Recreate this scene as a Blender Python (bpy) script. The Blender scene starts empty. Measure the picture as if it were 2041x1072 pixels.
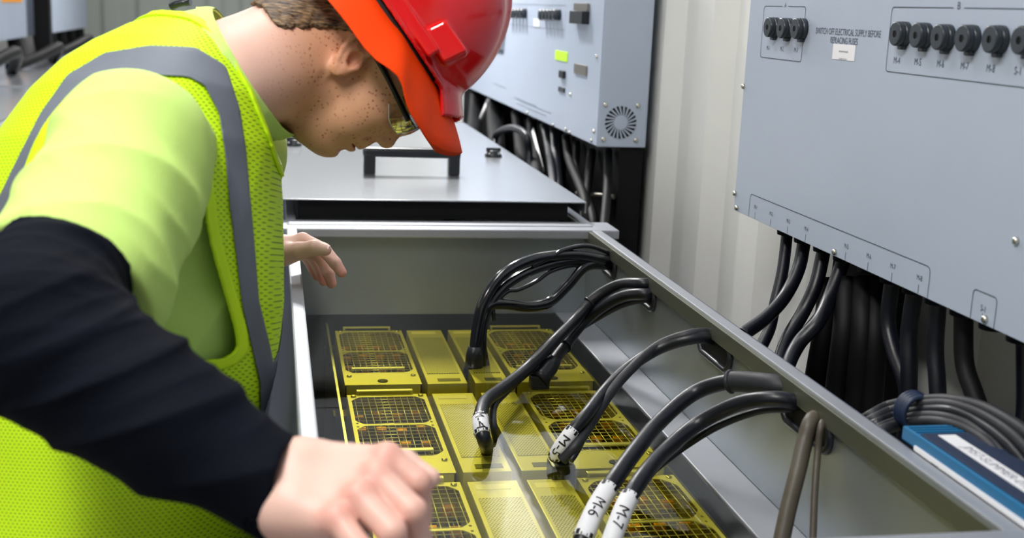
import bpy, bmesh, math, random
import numpy as np
from mathutils import Vector, Matrix
random.seed(7); rng = np.random.default_rng(7)
scn = bpy.context.scene
COL = scn.collection

# ------------------------------------------------------------------ camera and survey helpers
FL, PI_, YA, RO = 2418.5, 0.210807881, 0.198902064, -0.0431268576
cp, sp, cy, sy, cr, sr = math.cos(PI_), math.sin(PI_), math.cos(YA), math.sin(YA), math.cos(RO), math.sin(RO)
FW = np.array([sy*cp, cy*cp, -sp]); _x = np.array([cy, -sy, 0.]); _d = np.cross(FW, _x)
XR = cr*_x + sr*_d; DN = -sr*_x + cr*_d
CAM = np.array([0, 0, .62])          # 0.62 m above the liquid level (z = 0); the floor is at z = -0.8
FLOOR = -0.8
def ray(u, v): return (u-1020.5)*XR + (v-536)*DN + FL*FW
def at(u, v, X=None, Y=None, Z=None):
    """point of the place seen at (u, v) of the survey photo that lies on the plane X, Y or Z"""
    k = ray(u, v)
    if X is not None: t = (X-CAM[0])/k[0]
    elif Y is not None: t = (Y-CAM[1])/k[1]
    else: t = (Z-CAM[2])/k[2]
    return CAM + t*k

cam = bpy.data.cameras.new('camera'); cam_o = bpy.data.objects.new('camera', cam); COL.objects.link(cam_o)
M = Matrix.Identity(4)
for i in range(3):
    M[i][0] = XR[i]; M[i][1] = -DN[i]; M[i][2] = -FW[i]; M[i][3] = CAM[i]
cam_o.matrix_world = M
cam.sensor_width = 36; cam.lens = FL*36/2041; cam.clip_start = .02; cam.clip_end = 60
cam.dof.use_dof = True; cam.dof.focus_distance = 1.85; cam.dof.aperture_fstop = 5.2
scn.camera = cam_o

# ------------------------------------------------------------------ materials
def mat(name, col, rough=.5, metal=0., spec=.5, bump=0., bscale=40., var=0., vscale=8., aniso=0, coat=0., sub=0.):
    m = bpy.data.materials.new(name); m.use_nodes = True
    nt = m.node_tree; b = nt.nodes['Principled BSDF']
    c = tuple(((x/255+.055)/1.055)**2.4 if x/255 > .04045 else x/255/12.92 for x in col)
    b.inputs['Base Color'].default_value = (*c, 1); b.inputs['Roughness'].default_value = rough
    b.inputs['Metallic'].default_value = metal; b.inputs['Specular IOR Level'].default_value = spec
    b.inputs['Coat Weight'].default_value = coat
    if sub: b.inputs['Subsurface Weight'].default_value = sub; b.inputs['Subsurface Radius'].default_value = (1, .35, .2); b.inputs['Subsurface Scale'].default_value = .006
    if bump or var:
        tc = nt.nodes.new('ShaderNodeTexCoord')
        mp = nt.nodes.new('ShaderNodeMapping'); nt.links.new(tc.outputs['Object'], mp.inputs[0])
        if aniso: mp.inputs['Scale'].default_value = aniso
        if bump:
            n = nt.nodes.new('ShaderNodeTexNoise'); n.inputs['Scale'].default_value = bscale; n.inputs['Detail'].default_value = 3
            nt.links.new(mp.outputs[0], n.inputs[0])
            bp = nt.nodes.new('ShaderNodeBump'); bp.inputs['Strength'].default_value = bump; bp.inputs['Distance'].default_value = .002
            nt.links.new(n.outputs[0], bp.inputs['Height']); nt.links.new(bp.outputs[0], b.inputs['Normal'])
        if var:
            n2 = nt.nodes.new('ShaderNodeTexNoise'); n2.inputs['Scale'].default_value = vscale; n2.inputs['Detail'].default_value = 4
            nt.links.new(mp.outputs[0], n2.inputs[0])
            mx = nt.nodes.new('ShaderNodeMix'); mx.data_type = 'RGBA'; mx.blend_type = 'MULTIPLY'
            rp = nt.nodes.new('ShaderNodeValToRGB'); rp.color_ramp.elements[0].position = .3; rp.color_ramp.elements[1].position = .7
            rp.color_ramp.elements[0].color = (1-var, 1-var, 1-var, 1)
            nt.links.new(n2.outputs[0], rp.inputs[0])
            mx.inputs[0].default_value = 1; mx.inputs[6].default_value = (*c, 1); nt.links.new(rp.outputs[0], mx.inputs[7])
            nt.links.new(mx.outputs[2], b.inputs['Base Color'])
    return m
def lin(col): return tuple(((x/255+.055)/1.055)**2.4 if x/255 > .04045 else x/255/12.92 for x in col)
def N(m, t): return m.node_tree.nodes.new(t)
def L(m, a, b): m.node_tree.links.new(a, b)

MT = {}
MT['steel'] = mat('stainless steel', (176, 180, 184), .32, 1, bump=.15, bscale=30, var=.12, vscale=5)
MT['steel_wall'] = mat('dull stainless sheet', (172, 180, 184), .38, .85, bump=.1, bscale=12, var=.15, vscale=4)
MT['steel_lid'] = mat('polished lid sheet', (196, 199, 204), .24, .85, bump=.06, bscale=9, var=.05, vscale=4)
MT['rim'] = mat('tank rim steel', (172, 175, 182), .5, .7, bump=.1, bscale=30, var=.1)
MT['rim_lip'] = mat('rim lip steel', (120, 122, 108), .4, .8, var=.1)
MT['skin_panel'] = mat('slate tank skin', (84, 90, 106), .5, .3, var=.1)
MT['cab'] = mat('cabinet grey blue paint', (172, 183, 201), .38, 0, .5, bump=.05, bscale=200, var=.05, vscale=4)
MT['ink'] = mat('dark printed ink', (70, 78, 92), .5)
MT['ink_black'] = mat('black marker', (14, 14, 18), .5)
MT['black_plastic'] = mat('black plastic', (22, 26, 32), .35)
MT['fuse'] = mat('fuse cap plastic', (40, 48, 56), .32, bump=.1, bscale=300)
MT['cable'] = mat('black cable jacket', (11, 15, 27), .38, bump=.2, bscale=90, var=.3, vscale=30)
MT['cable_wet'] = mat('wet black cable', (12, 15, 24), .16, coat=.6)
MT['cable_dusty'] = mat('dusty cable jacket', (36, 38, 44), .55, bump=.2, bscale=120, var=.4, vscale=25)
MT['cable_brown'] = mat('brown worn cable', (92, 84, 72), .5, bump=.2, bscale=100, var=.45, vscale=12)
MT['screw'] = mat('screw steel', (214, 212, 200), .25, 1)
MT['white'] = mat('white label', (232, 232, 236), .5)
MT['blue'] = mat('blue plastic housing', (24, 104, 150), .35)
MT['navy'] = mat('navy panel', (30, 44, 72), .45)
MT['green_label'] = mat('green sticker', (190, 245, 30), .5)
MT['amber'] = mat('orange panel', (245, 160, 20), .5)
MT['wall'] = mat('painted corrugated wall', (228, 228, 224), .5, bump=.05, bscale=60, var=.04)
MT['ceil'] = mat('white ceiling', (225, 228, 232), .6)
MT['floor'] = mat('grey floor', (120, 122, 126), .5, bump=.2, bscale=60, var=.2)
MT['dark'] = mat('dark rubber duct', (5, 6, 9), .6, spec=.25)
MT['strut'] = mat('galvanised strut', (150, 146, 138), .4, .9)
MT['alu'] = mat('machine aluminium', (205, 208, 200), .42, .25, bump=.05, bscale=80, var=.08, vscale=14)
MT['alu_bar'] = mat('bare metal strip', (222, 224, 224), .3, .5)
MT['pcb'] = mat('circuit board', (90, 96, 50), .5, var=.5, vscale=60)
MT['comp'] = mat('brass connector', (235, 170, 40), .35, .3)
MT['sink'] = mat('heatsink', (46, 47, 44), .4, .5)
MT['hat'] = mat('red helmet plastic', (214, 10, 16), .16, coat=.5)
MT['visor'] = mat('orange sun brim', (255, 70, 0), .65, spec=.2, bump=.25, bscale=900)
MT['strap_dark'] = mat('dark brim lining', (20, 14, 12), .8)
MT['stripe'] = mat('silver reflective tape', (112, 118, 130), .6, .15, bump=.35, bscale=40, var=.15, vscale=12)
MT['trim'] = mat('vest binding', (214, 255, 10), .6)
MT['tee'] = mat('lime cotton', (198, 232, 122), .85, bump=.3, bscale=500, var=.06, vscale=8)
MT['sleeve'] = mat('black navy jersey', (6, 11, 24), .8, spec=.12, bump=.35, bscale=260, var=.25, vscale=10)
MT['trousers'] = mat('dark work trousers', (38, 44, 60), .85, bump=.3, bscale=300)
MT['boot'] = mat('brown work boot', (70, 50, 34), .6, bump=.3)
MT['nail'] = mat('finger nail', (240, 205, 200), .3)
MT['eye'] = mat('eye', (230, 226, 220), .2)
MT['led'] = bpy.data.materials.new('lamp diffuser'); MT['led'].use_nodes = True
_b = MT['led'].node_tree.nodes['Principled BSDF']; _b.inputs['Emission Color'].default_value = (1, .98, .96, 1); _b.inputs['Emission Strength'].default_value = 6.

def skin_mat():
    m = mat('freckled skin', (226, 178, 150), .5, sub=.2)
    nt = m.node_tree; b = nt.nodes['Principled BSDF']
    tc = N(m, 'ShaderNodeTexCoord')
    v = N(m, 'ShaderNodeTexVoronoi'); v.inputs['Scale'].default_value = 190; L(m, tc.outputs['Object'], v.inputs[0])
    r = N(m, 'ShaderNodeValToRGB'); r.color_ramp.elements[0].position = .14; r.color_ramp.elements[1].position = .36
    r.color_ramp.elements[0].color = (1, 1, 1, 1); r.color_ramp.elements[1].color = (0, 0, 0, 1); L(m, v.outputs['Distance'], r.inputs[0])
    n = N(m, 'ShaderNodeTexNoise'); n.inputs['Scale'].default_value = 60; L(m, tc.outputs['Object'], n.inputs[0])
    r2 = N(m, 'ShaderNodeValToRGB'); r2.color_ramp.elements[0].position = .42; r2.color_ramp.elements[1].position = .56; L(m, n.outputs[0], r2.inputs[0])
    mu = N(m, 'ShaderNodeMath'); mu.operation = 'MULTIPLY'; L(m, r.outputs[0], mu.inputs[0]); L(m, r2.outputs[0], mu.inputs[1])
    at_ = N(m, 'ShaderNodeAttribute'); at_.attribute_name = 'freckle'
    mu2 = N(m, 'ShaderNodeMath'); mu2.operation = 'MULTIPLY'; L(m, mu.outputs[0], mu2.inputs[0]); L(m, at_.outputs['Fac'], mu2.inputs[1])
    n3 = N(m, 'ShaderNodeTexNoise'); n3.inputs['Scale'].default_value = 14; n3.inputs['Detail'].default_value = 4; L(m, tc.outputs['Object'], n3.inputs[0])
    mxa = N(m, 'ShaderNodeMix'); mxa.data_type = 'RGBA'; L(m, n3.outputs[0], mxa.inputs[0])
    mxa.inputs[6].default_value = (*lin((222, 170, 136)), 1); mxa.inputs[7].default_value = (*lin((204, 148, 112)), 1)
    mxh = N(m, 'ShaderNodeMix'); mxh.data_type = 'RGBA'; L(m, n3.outputs[0], mxh.inputs[0]); mxh.inputs[6].default_value = (*lin((232, 196, 182)), 1); mxh.inputs[7].default_value = (*lin((216, 168, 152)), 1)
    mxq = N(m, 'ShaderNodeMix'); mxq.data_type = 'RGBA'; L(m, at_.outputs['Fac'], mxq.inputs[0]); L(m, mxh.outputs[2], mxq.inputs[6]); L(m, mxa.outputs[2], mxq.inputs[7])
    rd = N(m, 'ShaderNodeAttribute'); rd.attribute_name = 'flush'
    mxr = N(m, 'ShaderNodeMix'); mxr.data_type = 'RGBA'; L(m, rd.outputs['Fac'], mxr.inputs[0]); L(m, mxq.outputs[2], mxr.inputs[6])
    mxr.inputs[7].default_value = (*lin((216, 112, 100)), 1)
    mxb = N(m, 'ShaderNodeMix'); mxb.data_type = 'RGBA'; L(m, mu2.outputs[0], mxb.inputs[0]); L(m, mxr.outputs[2], mxb.inputs[6])
    mxb.inputs[7].default_value = (*lin((160, 92, 54)), 1)
    L(m, mxb.outputs[2], b.inputs['Base Color'])
    n4 = N(m, 'ShaderNodeTexNoise'); n4.inputs['Scale'].default_value = 260; L(m, tc.outputs['Object'], n4.inputs[0])
    bp = N(m, 'ShaderNodeBump'); bp.inputs['Strength'].default_value = .15; bp.inputs['Distance'].default_value = .001
    L(m, n4.outputs[0], bp.inputs['Height']); L(m, bp.outputs[0], b.inputs['Normal'])
    return m
MT['skin'] = skin_mat()

def hair_mat():
    m = mat('brown hair', (92, 72, 50), .5)
    b = m.node_tree.nodes['Principled BSDF']; tc = N(m, 'ShaderNodeTexCoord')
    mp = N(m, 'ShaderNodeMapping'); mp.inputs['Rotation'].default_value = (0, math.radians(35), 0); mp.inputs['Scale'].default_value = (60, 300, 300)
    L(m, tc.outputs['Object'], mp.inputs[0])
    n = N(m, 'ShaderNodeTexNoise'); n.inputs['Scale'].default_value = 1; n.inputs['Detail'].default_value = 3; L(m, mp.outputs[0], n.inputs[0])
    r = N(m, 'ShaderNodeValToRGB'); r.color_ramp.elements[0].position = .35; r.color_ramp.elements[1].position = .7
    r.color_ramp.elements[0].color = (*lin((50, 38, 28)), 1); r.color_ramp.elements[1].color = (*lin((148, 120, 86)), 1)
    L(m, n.outputs[0], r.inputs[0]); L(m, r.outputs[0], b.inputs['Base Color'])
    bp = N(m, 'ShaderNodeBump'); bp.inputs['Strength'].default_value = .8; bp.inputs['Distance'].default_value = .003
    L(m, n.outputs[0], bp.inputs['Height']); L(m, bp.outputs[0], b.inputs['Normal'])
    return m
MT['hair'] = hair_mat()

def dots_mat(name, base, dot, pitch, ax1, ax2, size, rough=.6, stagger=True, metal=0., bump=.4):
    """a woven or punched sheet: staggered holes on a grid spanned by two axes of the object"""
    m = mat(name, base, rough, metal); b = m.node_tree.nodes['Principled BSDF']
    tc = N(m, 'ShaderNodeTexCoord')
    def dotp(v):
        d = N(m, 'ShaderNodeVectorMath'); d.operation = 'DOT_PRODUCT'; L(m, tc.outputs['Object'], d.inputs[0]); d.inputs[1].default_value = tuple(np.array(v, float)/pitch); return d.outputs['Value']
    def ma(op, a, c=None):
        n = N(m, 'ShaderNodeMath'); n.operation = op
        for i, q in enumerate((a, c)):
            if q is None: continue
            if isinstance(q, (int, float)): n.inputs[i].default_value = q
            else: L(m, q, n.inputs[i])
        return n.outputs[0]
    a, c = dotp(ax1), dotp(ax2)
    row = ma('FLOOR', c); par = ma('MULTIPLY', ma('MODULO', ma('ABSOLUTE', row), 2.), .5) if stagger else 0.
    fa = ma('SUBTRACT', ma('FRACT', ma('ADD', a, par)), .5); fc = ma('SUBTRACT', ma('FRACT', c), .5)
    r = ma('SQRT', ma('ADD', ma('MULTIPLY', fa, fa), ma('MULTIPLY', fc, fc)))
    k = N(m, 'ShaderNodeMapRange'); k.interpolation_type = 'SMOOTHSTEP'; L(m, r, k.inputs[0])
    k.inputs[1].default_value = size; k.inputs[2].default_value = size+.12; k.inputs[3].default_value = 1; k.inputs[4].default_value = 0
    mx = N(m, 'ShaderNodeMix'); mx.data_type = 'RGBA'; L(m, k.outputs[0], mx.inputs[0])
    n3 = N(m, 'ShaderNodeTexNoise'); n3.inputs['Scale'].default_value = 9; n3.inputs['Detail'].default_value = 3; L(m, tc.outputs['Object'], n3.inputs[0])
    mb = N(m, 'ShaderNodeMix'); mb.data_type = 'RGBA'; L(m, n3.outputs[0], mb.inputs[0])
    cb = np.array(lin(base)); mb.inputs[6].default_value = (*(cb*1.0), 1); mb.inputs[7].default_value = (*(cb*.9), 1)
    L(m, mb.outputs[2], mx.inputs[6]); mx.inputs[7].default_value = (*lin(dot), 1); L(m, mx.outputs[2], b.inputs['Base Color'])
    bp = N(m, 'ShaderNodeBump'); bp.inputs['Strength'].default_value = bump; bp.inputs['Distance'].default_value = .001; bp.invert = True
    L(m, k.outputs[0], bp.inputs['Height']); L(m, bp.outputs[0], b.inputs['Normal'])
    return m
MT['vest'] = dots_mat('fluorescent mesh fabric', (212, 255, 0), (120, 160, 0), .0042, XR*.8, -DN*1.15, .16, .6)
MT['vest_solid'] = mat('fluorescent yoke fabric', (216, 255, 6), .6, bump=.3, bscale=400)
MT['perf'] = dots_mat('punched steel cover', (205, 208, 200), (44, 46, 40), .0046, (1, 0, 0), (0, 1.1, 0), .26, .42, metal=.25)

# liquid: clear yellow oil, reflecting surface, light absorbed with depth
def liquid_mats():
    m = bpy.data.materials.new('yellow oil surface'); m.use_nodes = True; nt = m.node_tree; nt.nodes.clear()
    o = N(m, 'ShaderNodeOutputMaterial'); mx = N(m, 'ShaderNodeMixShader'); t = N(m, 'ShaderNodeBsdfTransparent'); g = N(m, 'ShaderNodeBsdfGlossy')
    t.inputs[0].default_value = (.93, .91, .62, 1); g.inputs['Roughness'].default_value = .03
    f = N(m, 'ShaderNodeFresnel'); f.inputs['IOR'].default_value = 1.52
    ge = N(m, 'ShaderNodeNewGeometry'); s = N(m, 'ShaderNodeMath'); s.operation = 'SUBTRACT'; s.inputs[0].default_value = 1; L(m, ge.outputs['Backfacing'], s.inputs[1])
    mu = N(m, 'ShaderNodeMath'); mu.operation = 'MULTIPLY'; L(m, f.outputs[0], mu.inputs[0]); L(m, s.outputs[0], mu.inputs[1])
    tc = N(m, 'ShaderNodeTexCoord'); n = N(m, 'ShaderNodeTexNoise'); n.inputs['Scale'].default_value = 7; L(m, tc.outputs['Object'], n.inputs[0])
    bp = N(m, 'ShaderNodeBump'); bp.inputs['Strength'].default_value = .06; bp.inputs['Distance'].default_value = .01; L(m, n.outputs[0], bp.inputs['Height']); L(m, bp.outputs[0], g.inputs['Normal'])
    L(m, mu.outputs[0], mx.inputs[0]); L(m, t.outputs[0], mx.inputs[1]); L(m, g.outputs[0], mx.inputs[2]); L(m, mx.outputs[0], o.inputs[0])
    va = N(m, 'ShaderNodeVolumeAbsorption'); va.inputs['Color'].default_value = (.92, .87, .1, 1); va.inputs['Density'].default_value = 22.; L(m, va.outputs[0], o.inputs['Volume'])
    m2 = bpy.data.materials.new('yellow oil side'); m2.use_nodes = True; m2.node_tree.nodes.clear()
    o = N(m2, 'ShaderNodeOutputMaterial'); t = N(m2, 'ShaderNodeBsdfTransparent'); L(m2, t.outputs[0], o.inputs[0])
    va = N(m2, 'ShaderNodeVolumeAbsorption'); va.inputs['Color'].default_value = (.92, .87, .1, 1); va.inputs['Density'].default_value = 22.; L(m2, va.outputs[0], o.inputs['Volume'])
    return m, m2
MT['oil'], MT['oil_side'] = liquid_mats()
def lens_mat():
    m = bpy.data.materials.new('clear lens'); m.use_nodes = True; nt = m.node_tree; nt.nodes.clear()
    o = N(m, 'ShaderNodeOutputMaterial'); mx = N(m, 'ShaderNodeMixShader'); t = N(m, 'ShaderNodeBsdfTransparent'); g = N(m, 'ShaderNodeBsdfGlossy')
    t.inputs[0].default_value = (.82, .85, .84, 1); g.inputs['Roughness'].default_value = .05
    f = N(m, 'ShaderNodeLayerWeight'); f.inputs[0].default_value = .35; L(m, f.outputs['Fresnel'], mx.inputs[0])
    L(m, t.outputs[0], mx.inputs[1]); L(m, g.outputs[0], mx.inputs[2]); L(m, mx.outputs[0], o.inputs[0]); return m
MT['lens'] = lens_mat()

# ------------------------------------------------------------------ things, parts, mesh builder
def tag(o, label=None, cat=None, group=None, kind=None):
    if label: o['label'] = label
    if cat: o['category'] = cat
    if group: o['group'] = group
    if kind: o['kind'] = kind
    return o
def thing(name, label, cat, loc=(0, 0, 0), group=None):
    o = bpy.data.objects.new(name, None); o.empty_display_size = .05; COL.objects.link(o); o.location = Vector(loc)
    return tag(o, label, cat, group)
def root_loc(o):
    v = Vector((0, 0, 0))
    while o is not None: v = v + o.location; o = o.parent
    return v
def link(name, me, m, parent=None, loc=None):
    """mesh data given in place coordinates -> object (origin at loc for a top-level one)"""
    o = bpy.data.objects.new(name, me); COL.objects.link(o)
    if parent is not None: o.parent = parent; off = root_loc(parent)
    else:
        off = Vector(loc) if loc is not None else Vector((0, 0, 0)); o.location = off
    if off.length: me.transform(Matrix.Translation(-off))
    if m is not None:
        for x in (m if isinstance(m, (list, tuple)) else [m]): me.materials.append(x)
    return o

class MB:
    def __init__(s): s.bm = bmesh.new()
    def box(s, lo, hi, bev=0, mi=0, rot=None, piv=None):
        lo = np.minimum(lo, hi).astype(float) if False else np.array(lo, float); hi = np.array(hi, float)
        c = (lo+hi)/2; d = hi-lo
        r = bmesh.ops.create_cube(s.bm, size=1); vs = r['verts']
        for v in vs: v.co = Vector((v.co.x*d[0], v.co.y*d[1], v.co.z*d[2]))
        fs = list({f for v in vs for f in v.link_faces})
        if bev:
            es = list({e for v in vs for e in v.link_edges})
            r = bmesh.ops.bevel(s.bm, geom=es, offset=bev, segments=2, affect='EDGES', profile=.6)
            vs = list({v for f in r['faces'] for v in f.verts} | {v for v in vs if v.is_valid}); fs = list({f for v in vs for f in v.link_faces})
        if rot is not None: bmesh.ops.rotate(s.bm, verts=vs, cent=Vector((0, 0, 0)), matrix=rot)
        bmesh.ops.translate(s.bm, verts=vs, vec=Vector(c))
        for f in fs: f.material_index = mi
        return s
    def frame(s, c, R3, pts_faces, mi=0):
        vs = [s.bm.verts.new(Vector(c) + R3 @ Vector(p)) for p in pts_faces[0]]
        for f in pts_faces[1]:
            try: q = s.bm.faces.new([vs[i] for i in f]); q.material_index = mi
            except ValueError: pass
        return s
    def tube(s, pts, r, seg=12, cap=True, mi=0, smooth=True, flat=None):
        pts = [Vector(p) for p in pts]; n = len(pts)
        rr = r if hasattr(r, '__len__') else [r]*n
        T = [(pts[min(i+1, n-1)]-pts[max(i-1, 0)]).normalized() for i in range(n)]
        up = Vector((0, 0, 1)) if abs(T[0].z) < .9 else Vector((1, 0, 0))
        u = (up - T[0]*up.dot(T[0])).normalized(); rings = []
        for i in range(n):
            u = (u - T[i]*u.dot(T[i])).normalized(); w = T[i].cross(u)
            rings.append([s.bm.verts.new(pts[i] + (u*math.cos(a)*rr[i] + w*math.sin(a)*rr[i]*(flat or 1))) for a in [2*math.pi*k/seg for k in range(seg)]])
        for i in range(n-1):
            for k in range(seg):
                f = s.bm.faces.new((rings[i][k], rings[i][(k+1) % seg], rings[i+1][(k+1) % seg], rings[i+1][k])); f.smooth = smooth; f.material_index = mi
        if cap:
            f = s.bm.faces.new(rings[0][::-1]); f.material_index = mi; f = s.bm.faces.new(rings[-1]); f.material_index = mi
        return s
    def lathe(s, c, axis, prof, seg=24, mi=0, smooth=True):
        """prof: (distance along axis, radius) pairs"""
        a = Vector(axis).normalized(); up = Vector((0, 0, 1)) if abs(a.z) < .9 else Vector((1, 0, 0))
        u = (up-a*up.dot(a)).normalized(); w = a.cross(u); c = Vector(c); rings = []
        for h, r in prof:
            rings.append([s.bm.verts.new(c+a*h+(u*math.cos(t)+w*math.sin(t))*max(r, 1e-5)) for t in [2*math.pi*k/seg for k in range(seg)]])
        for i in range(len(prof)-1):
            for k in range(seg):
                f = s.bm.faces.new((rings[i][k], rings[i][(k+1) % seg], rings[i+1][(k+1) % seg], rings[i+1][k])); f.material_index = mi; f.smooth = smooth
        s.bm.faces.new(rings[0][::-1]).material_index = mi; s.bm.faces.new(rings[-1]).material_index = mi
        return s
    def poly(s, pts, vec, mi=0):
        """prism: closed outline pushed along vec"""
        vec = Vector(vec); a = [s.bm.verts.new(Vector(p)) for p in pts]; b = [s.bm.verts.new(Vector(p)+vec) for p in pts]; n = len(pts)
        s.bm.faces.new(a[::-1]).material_index = mi; s.bm.faces.new(b).material_index = mi
        for i in range(n): s.bm.faces.new((a[i], a[(i+1) % n], b[(i+1) % n], b[i])).material_index = mi
        return s
    def mesh(s, V, F, mi=0, smooth=False):
        vs = [s.bm.verts.new(Vector(p)) for p in V]
        for f in F:
            try: q = s.bm.faces.new([vs[i] for i in f]); q.material_index = mi; q.smooth = smooth
            except ValueError: pass
        return s
    def build(s, name, m, parent=None, loc=None, sharp=None):
        bmesh.ops.recalc_face_normals(s.bm, faces=s.bm.faces)
        me = bpy.data.meshes.new(name); s.bm.to_mesh(me); s.bm.free()
        return link(name, me, m, parent, loc)

def spline(P, n=10):
    """smooth curve through points"""
    P = [np.array(p, float) for p in P]; P = [2*P[0]-P[1]] + P + [2*P[-1]-P[-2]]; out = []
    for i in range(1, len(P)-2):
        for k in range(n):
            t = k/n; a, b, c, d = P[i-1], P[i], P[i+1], P[i+2]
            out.append(.5*((2*b)+(-a+c)*t+(2*a-5*b+4*c-d)*t*t+(-a+3*b-3*c+d)*t**3))
    out.append(P[-2]); return out

_fc = {}
def text_geo(txt, xs=1.0):
    if (txt, xs) in _fc: return _fc[(txt, xs)]
    c = bpy.data.curves.new('lettering', 'FONT'); c.body = txt; c.align_x = 'CENTER'; c.align_y = 'CENTER'; c.resolution_u = 3
    o = bpy.data.objects.new('lettering', c); COL.objects.link(o); bpy.context.view_layer.update()
    me = bpy.data.meshes.new_from_object(o.evaluated_get(bpy.context.evaluated_depsgraph_get()))
    V = [(v.co.x*xs, v.co.y) for v in me.vertices]; F = [tuple(p.vertices) for p in me.polygons]
    bpy.data.objects.remove(o); bpy.data.curves.remove(c); bpy.data.meshes.remove(me)
    _fc[(txt, xs)] = (V, F); return V, F
def text_on(mb, txt, size, org, xd, yd, xs=1.0, mi=0):
    V, F = text_geo(txt, xs); org = Vector(org); xd = Vector(xd); yd = Vector(yd)
    mb.mesh([org+xd*(x*size)+yd*(y*size) for x, y in V], F, mi)

# ------------------------------------------------------------------ the room
WX, LX, Y0, Y1, CZ = .93, -1.78, -1.6, 12.2, 1.75
def struct(name, mb, m): return tag(mb.build(name, m), kind='structure')
def corrugated(x, side, y0, y1, z0, z1):
    prof = []; y = y0; k = 0; d = .036*side
    while y < y1:
        prof += [(y, 0), (y+.10, 0), (y+.155, d), (y+.28, d), (y+.335, 0)]; y += .335
    mb = MB(); V = []; F = []
    for i, (yy, dx) in enumerate(prof): V += [(x+dx, yy, z0), (x+dx, yy, z1)]
    for i in range(len(prof)-1): F.append((2*i, 2*i+1, 2*i+3, 2*i+2))
    n = len(V); V += [(x+side*.06, y0, z0), (x+side*.06, y0, z1), (x+side*.06, prof[-1][0], z0), (x+side*.06, prof[-1][0], z1)]
    F.append((n, n+1, n+3, n+2)); mb.mesh(V, F); return mb
struct('floor', MB().box((LX-.1, Y0, FLOOR-.05), (WX+.1, Y1+.1, FLOOR)), MT['floor'])
struct('wall_right', corrugated(WX, 1, 2.2-.335*12, Y1, FLOOR, CZ), MT['wall'])
struct('wall_left', corrugated(LX, -1, Y0, Y1, FLOOR, CZ), MT['wall'])
mbw = MB(); V = []; F = []; x = LX-.1; i = 0
while x < WX+.1:
    for dx, dy in ((0, 0), (.10, 0), (.15, .036), (.27, .036)): V += [(x+dx, Y1+dy, FLOOR), (x+dx, Y1+dy, CZ)]
    x += .32
for i in range(len(V)//2-1): F.append((2*i, 2*i+1, 2*i+3, 2*i+2))
mbw.mesh(V, F); struct('wall_back', mbw, mat('far wall paint', (176, 182, 176), .6))
struct('wall_front', MB().box((LX-.1, Y0-.05, FLOOR), (WX+.1, Y0, CZ)), MT['wall'])
struct('ceiling', MB().box((LX-.1, Y0-.05, CZ), (WX+.1, Y1+.1, CZ+.05)), MT['ceil'])

# ceiling lamps: shallow housings with a glowing diffuser
def lamp(x, y, w, l, power, lab):
    t = thing('ceiling_lamp', lab, 'lamp', (x, y, CZ), 'ceiling lamps')
    MB().box((x-w/2-.02, y-l/2-.02, CZ-.035), (x+w/2+.02, y+l/2+.02, CZ-.001), .004).build('housing', MT['ceil'], t)
    MB().box((x-w/2, y-l/2, CZ-.045), (x+w/2, y+l/2, CZ-.036), .002).build('diffuser', MT['led'], t)
    a = bpy.data.lights.new('lamp_light', 'AREA'); a.shape = 'RECTANGLE'; a.size = w; a.size_y = l; a.energy = power; a.color = (1, .985, .96)
    o = bpy.data.objects.new('lamp_light', a); COL.objects.link(o); o.location = (x, y, CZ-.06)
lamp(-.45, .6, .28, 1.1, 25, 'ceiling lamp above the aisle, the one nearest the viewer')
lamp(.05, 2.15, .28, 1.1, 3.5, 'ceiling lamp over the open tank')
lamp(.30, 4.3, .14, .8, 58, 'ceiling lamp over the closed tank lid')
lamp(-.45, 6.6, .28, 1.1, 30, 'ceiling lamp over the middle of the aisle')
lamp(-.45, 9.6, .28, 1.1, 36, 'ceiling lamp at the far end of the aisle')

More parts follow.
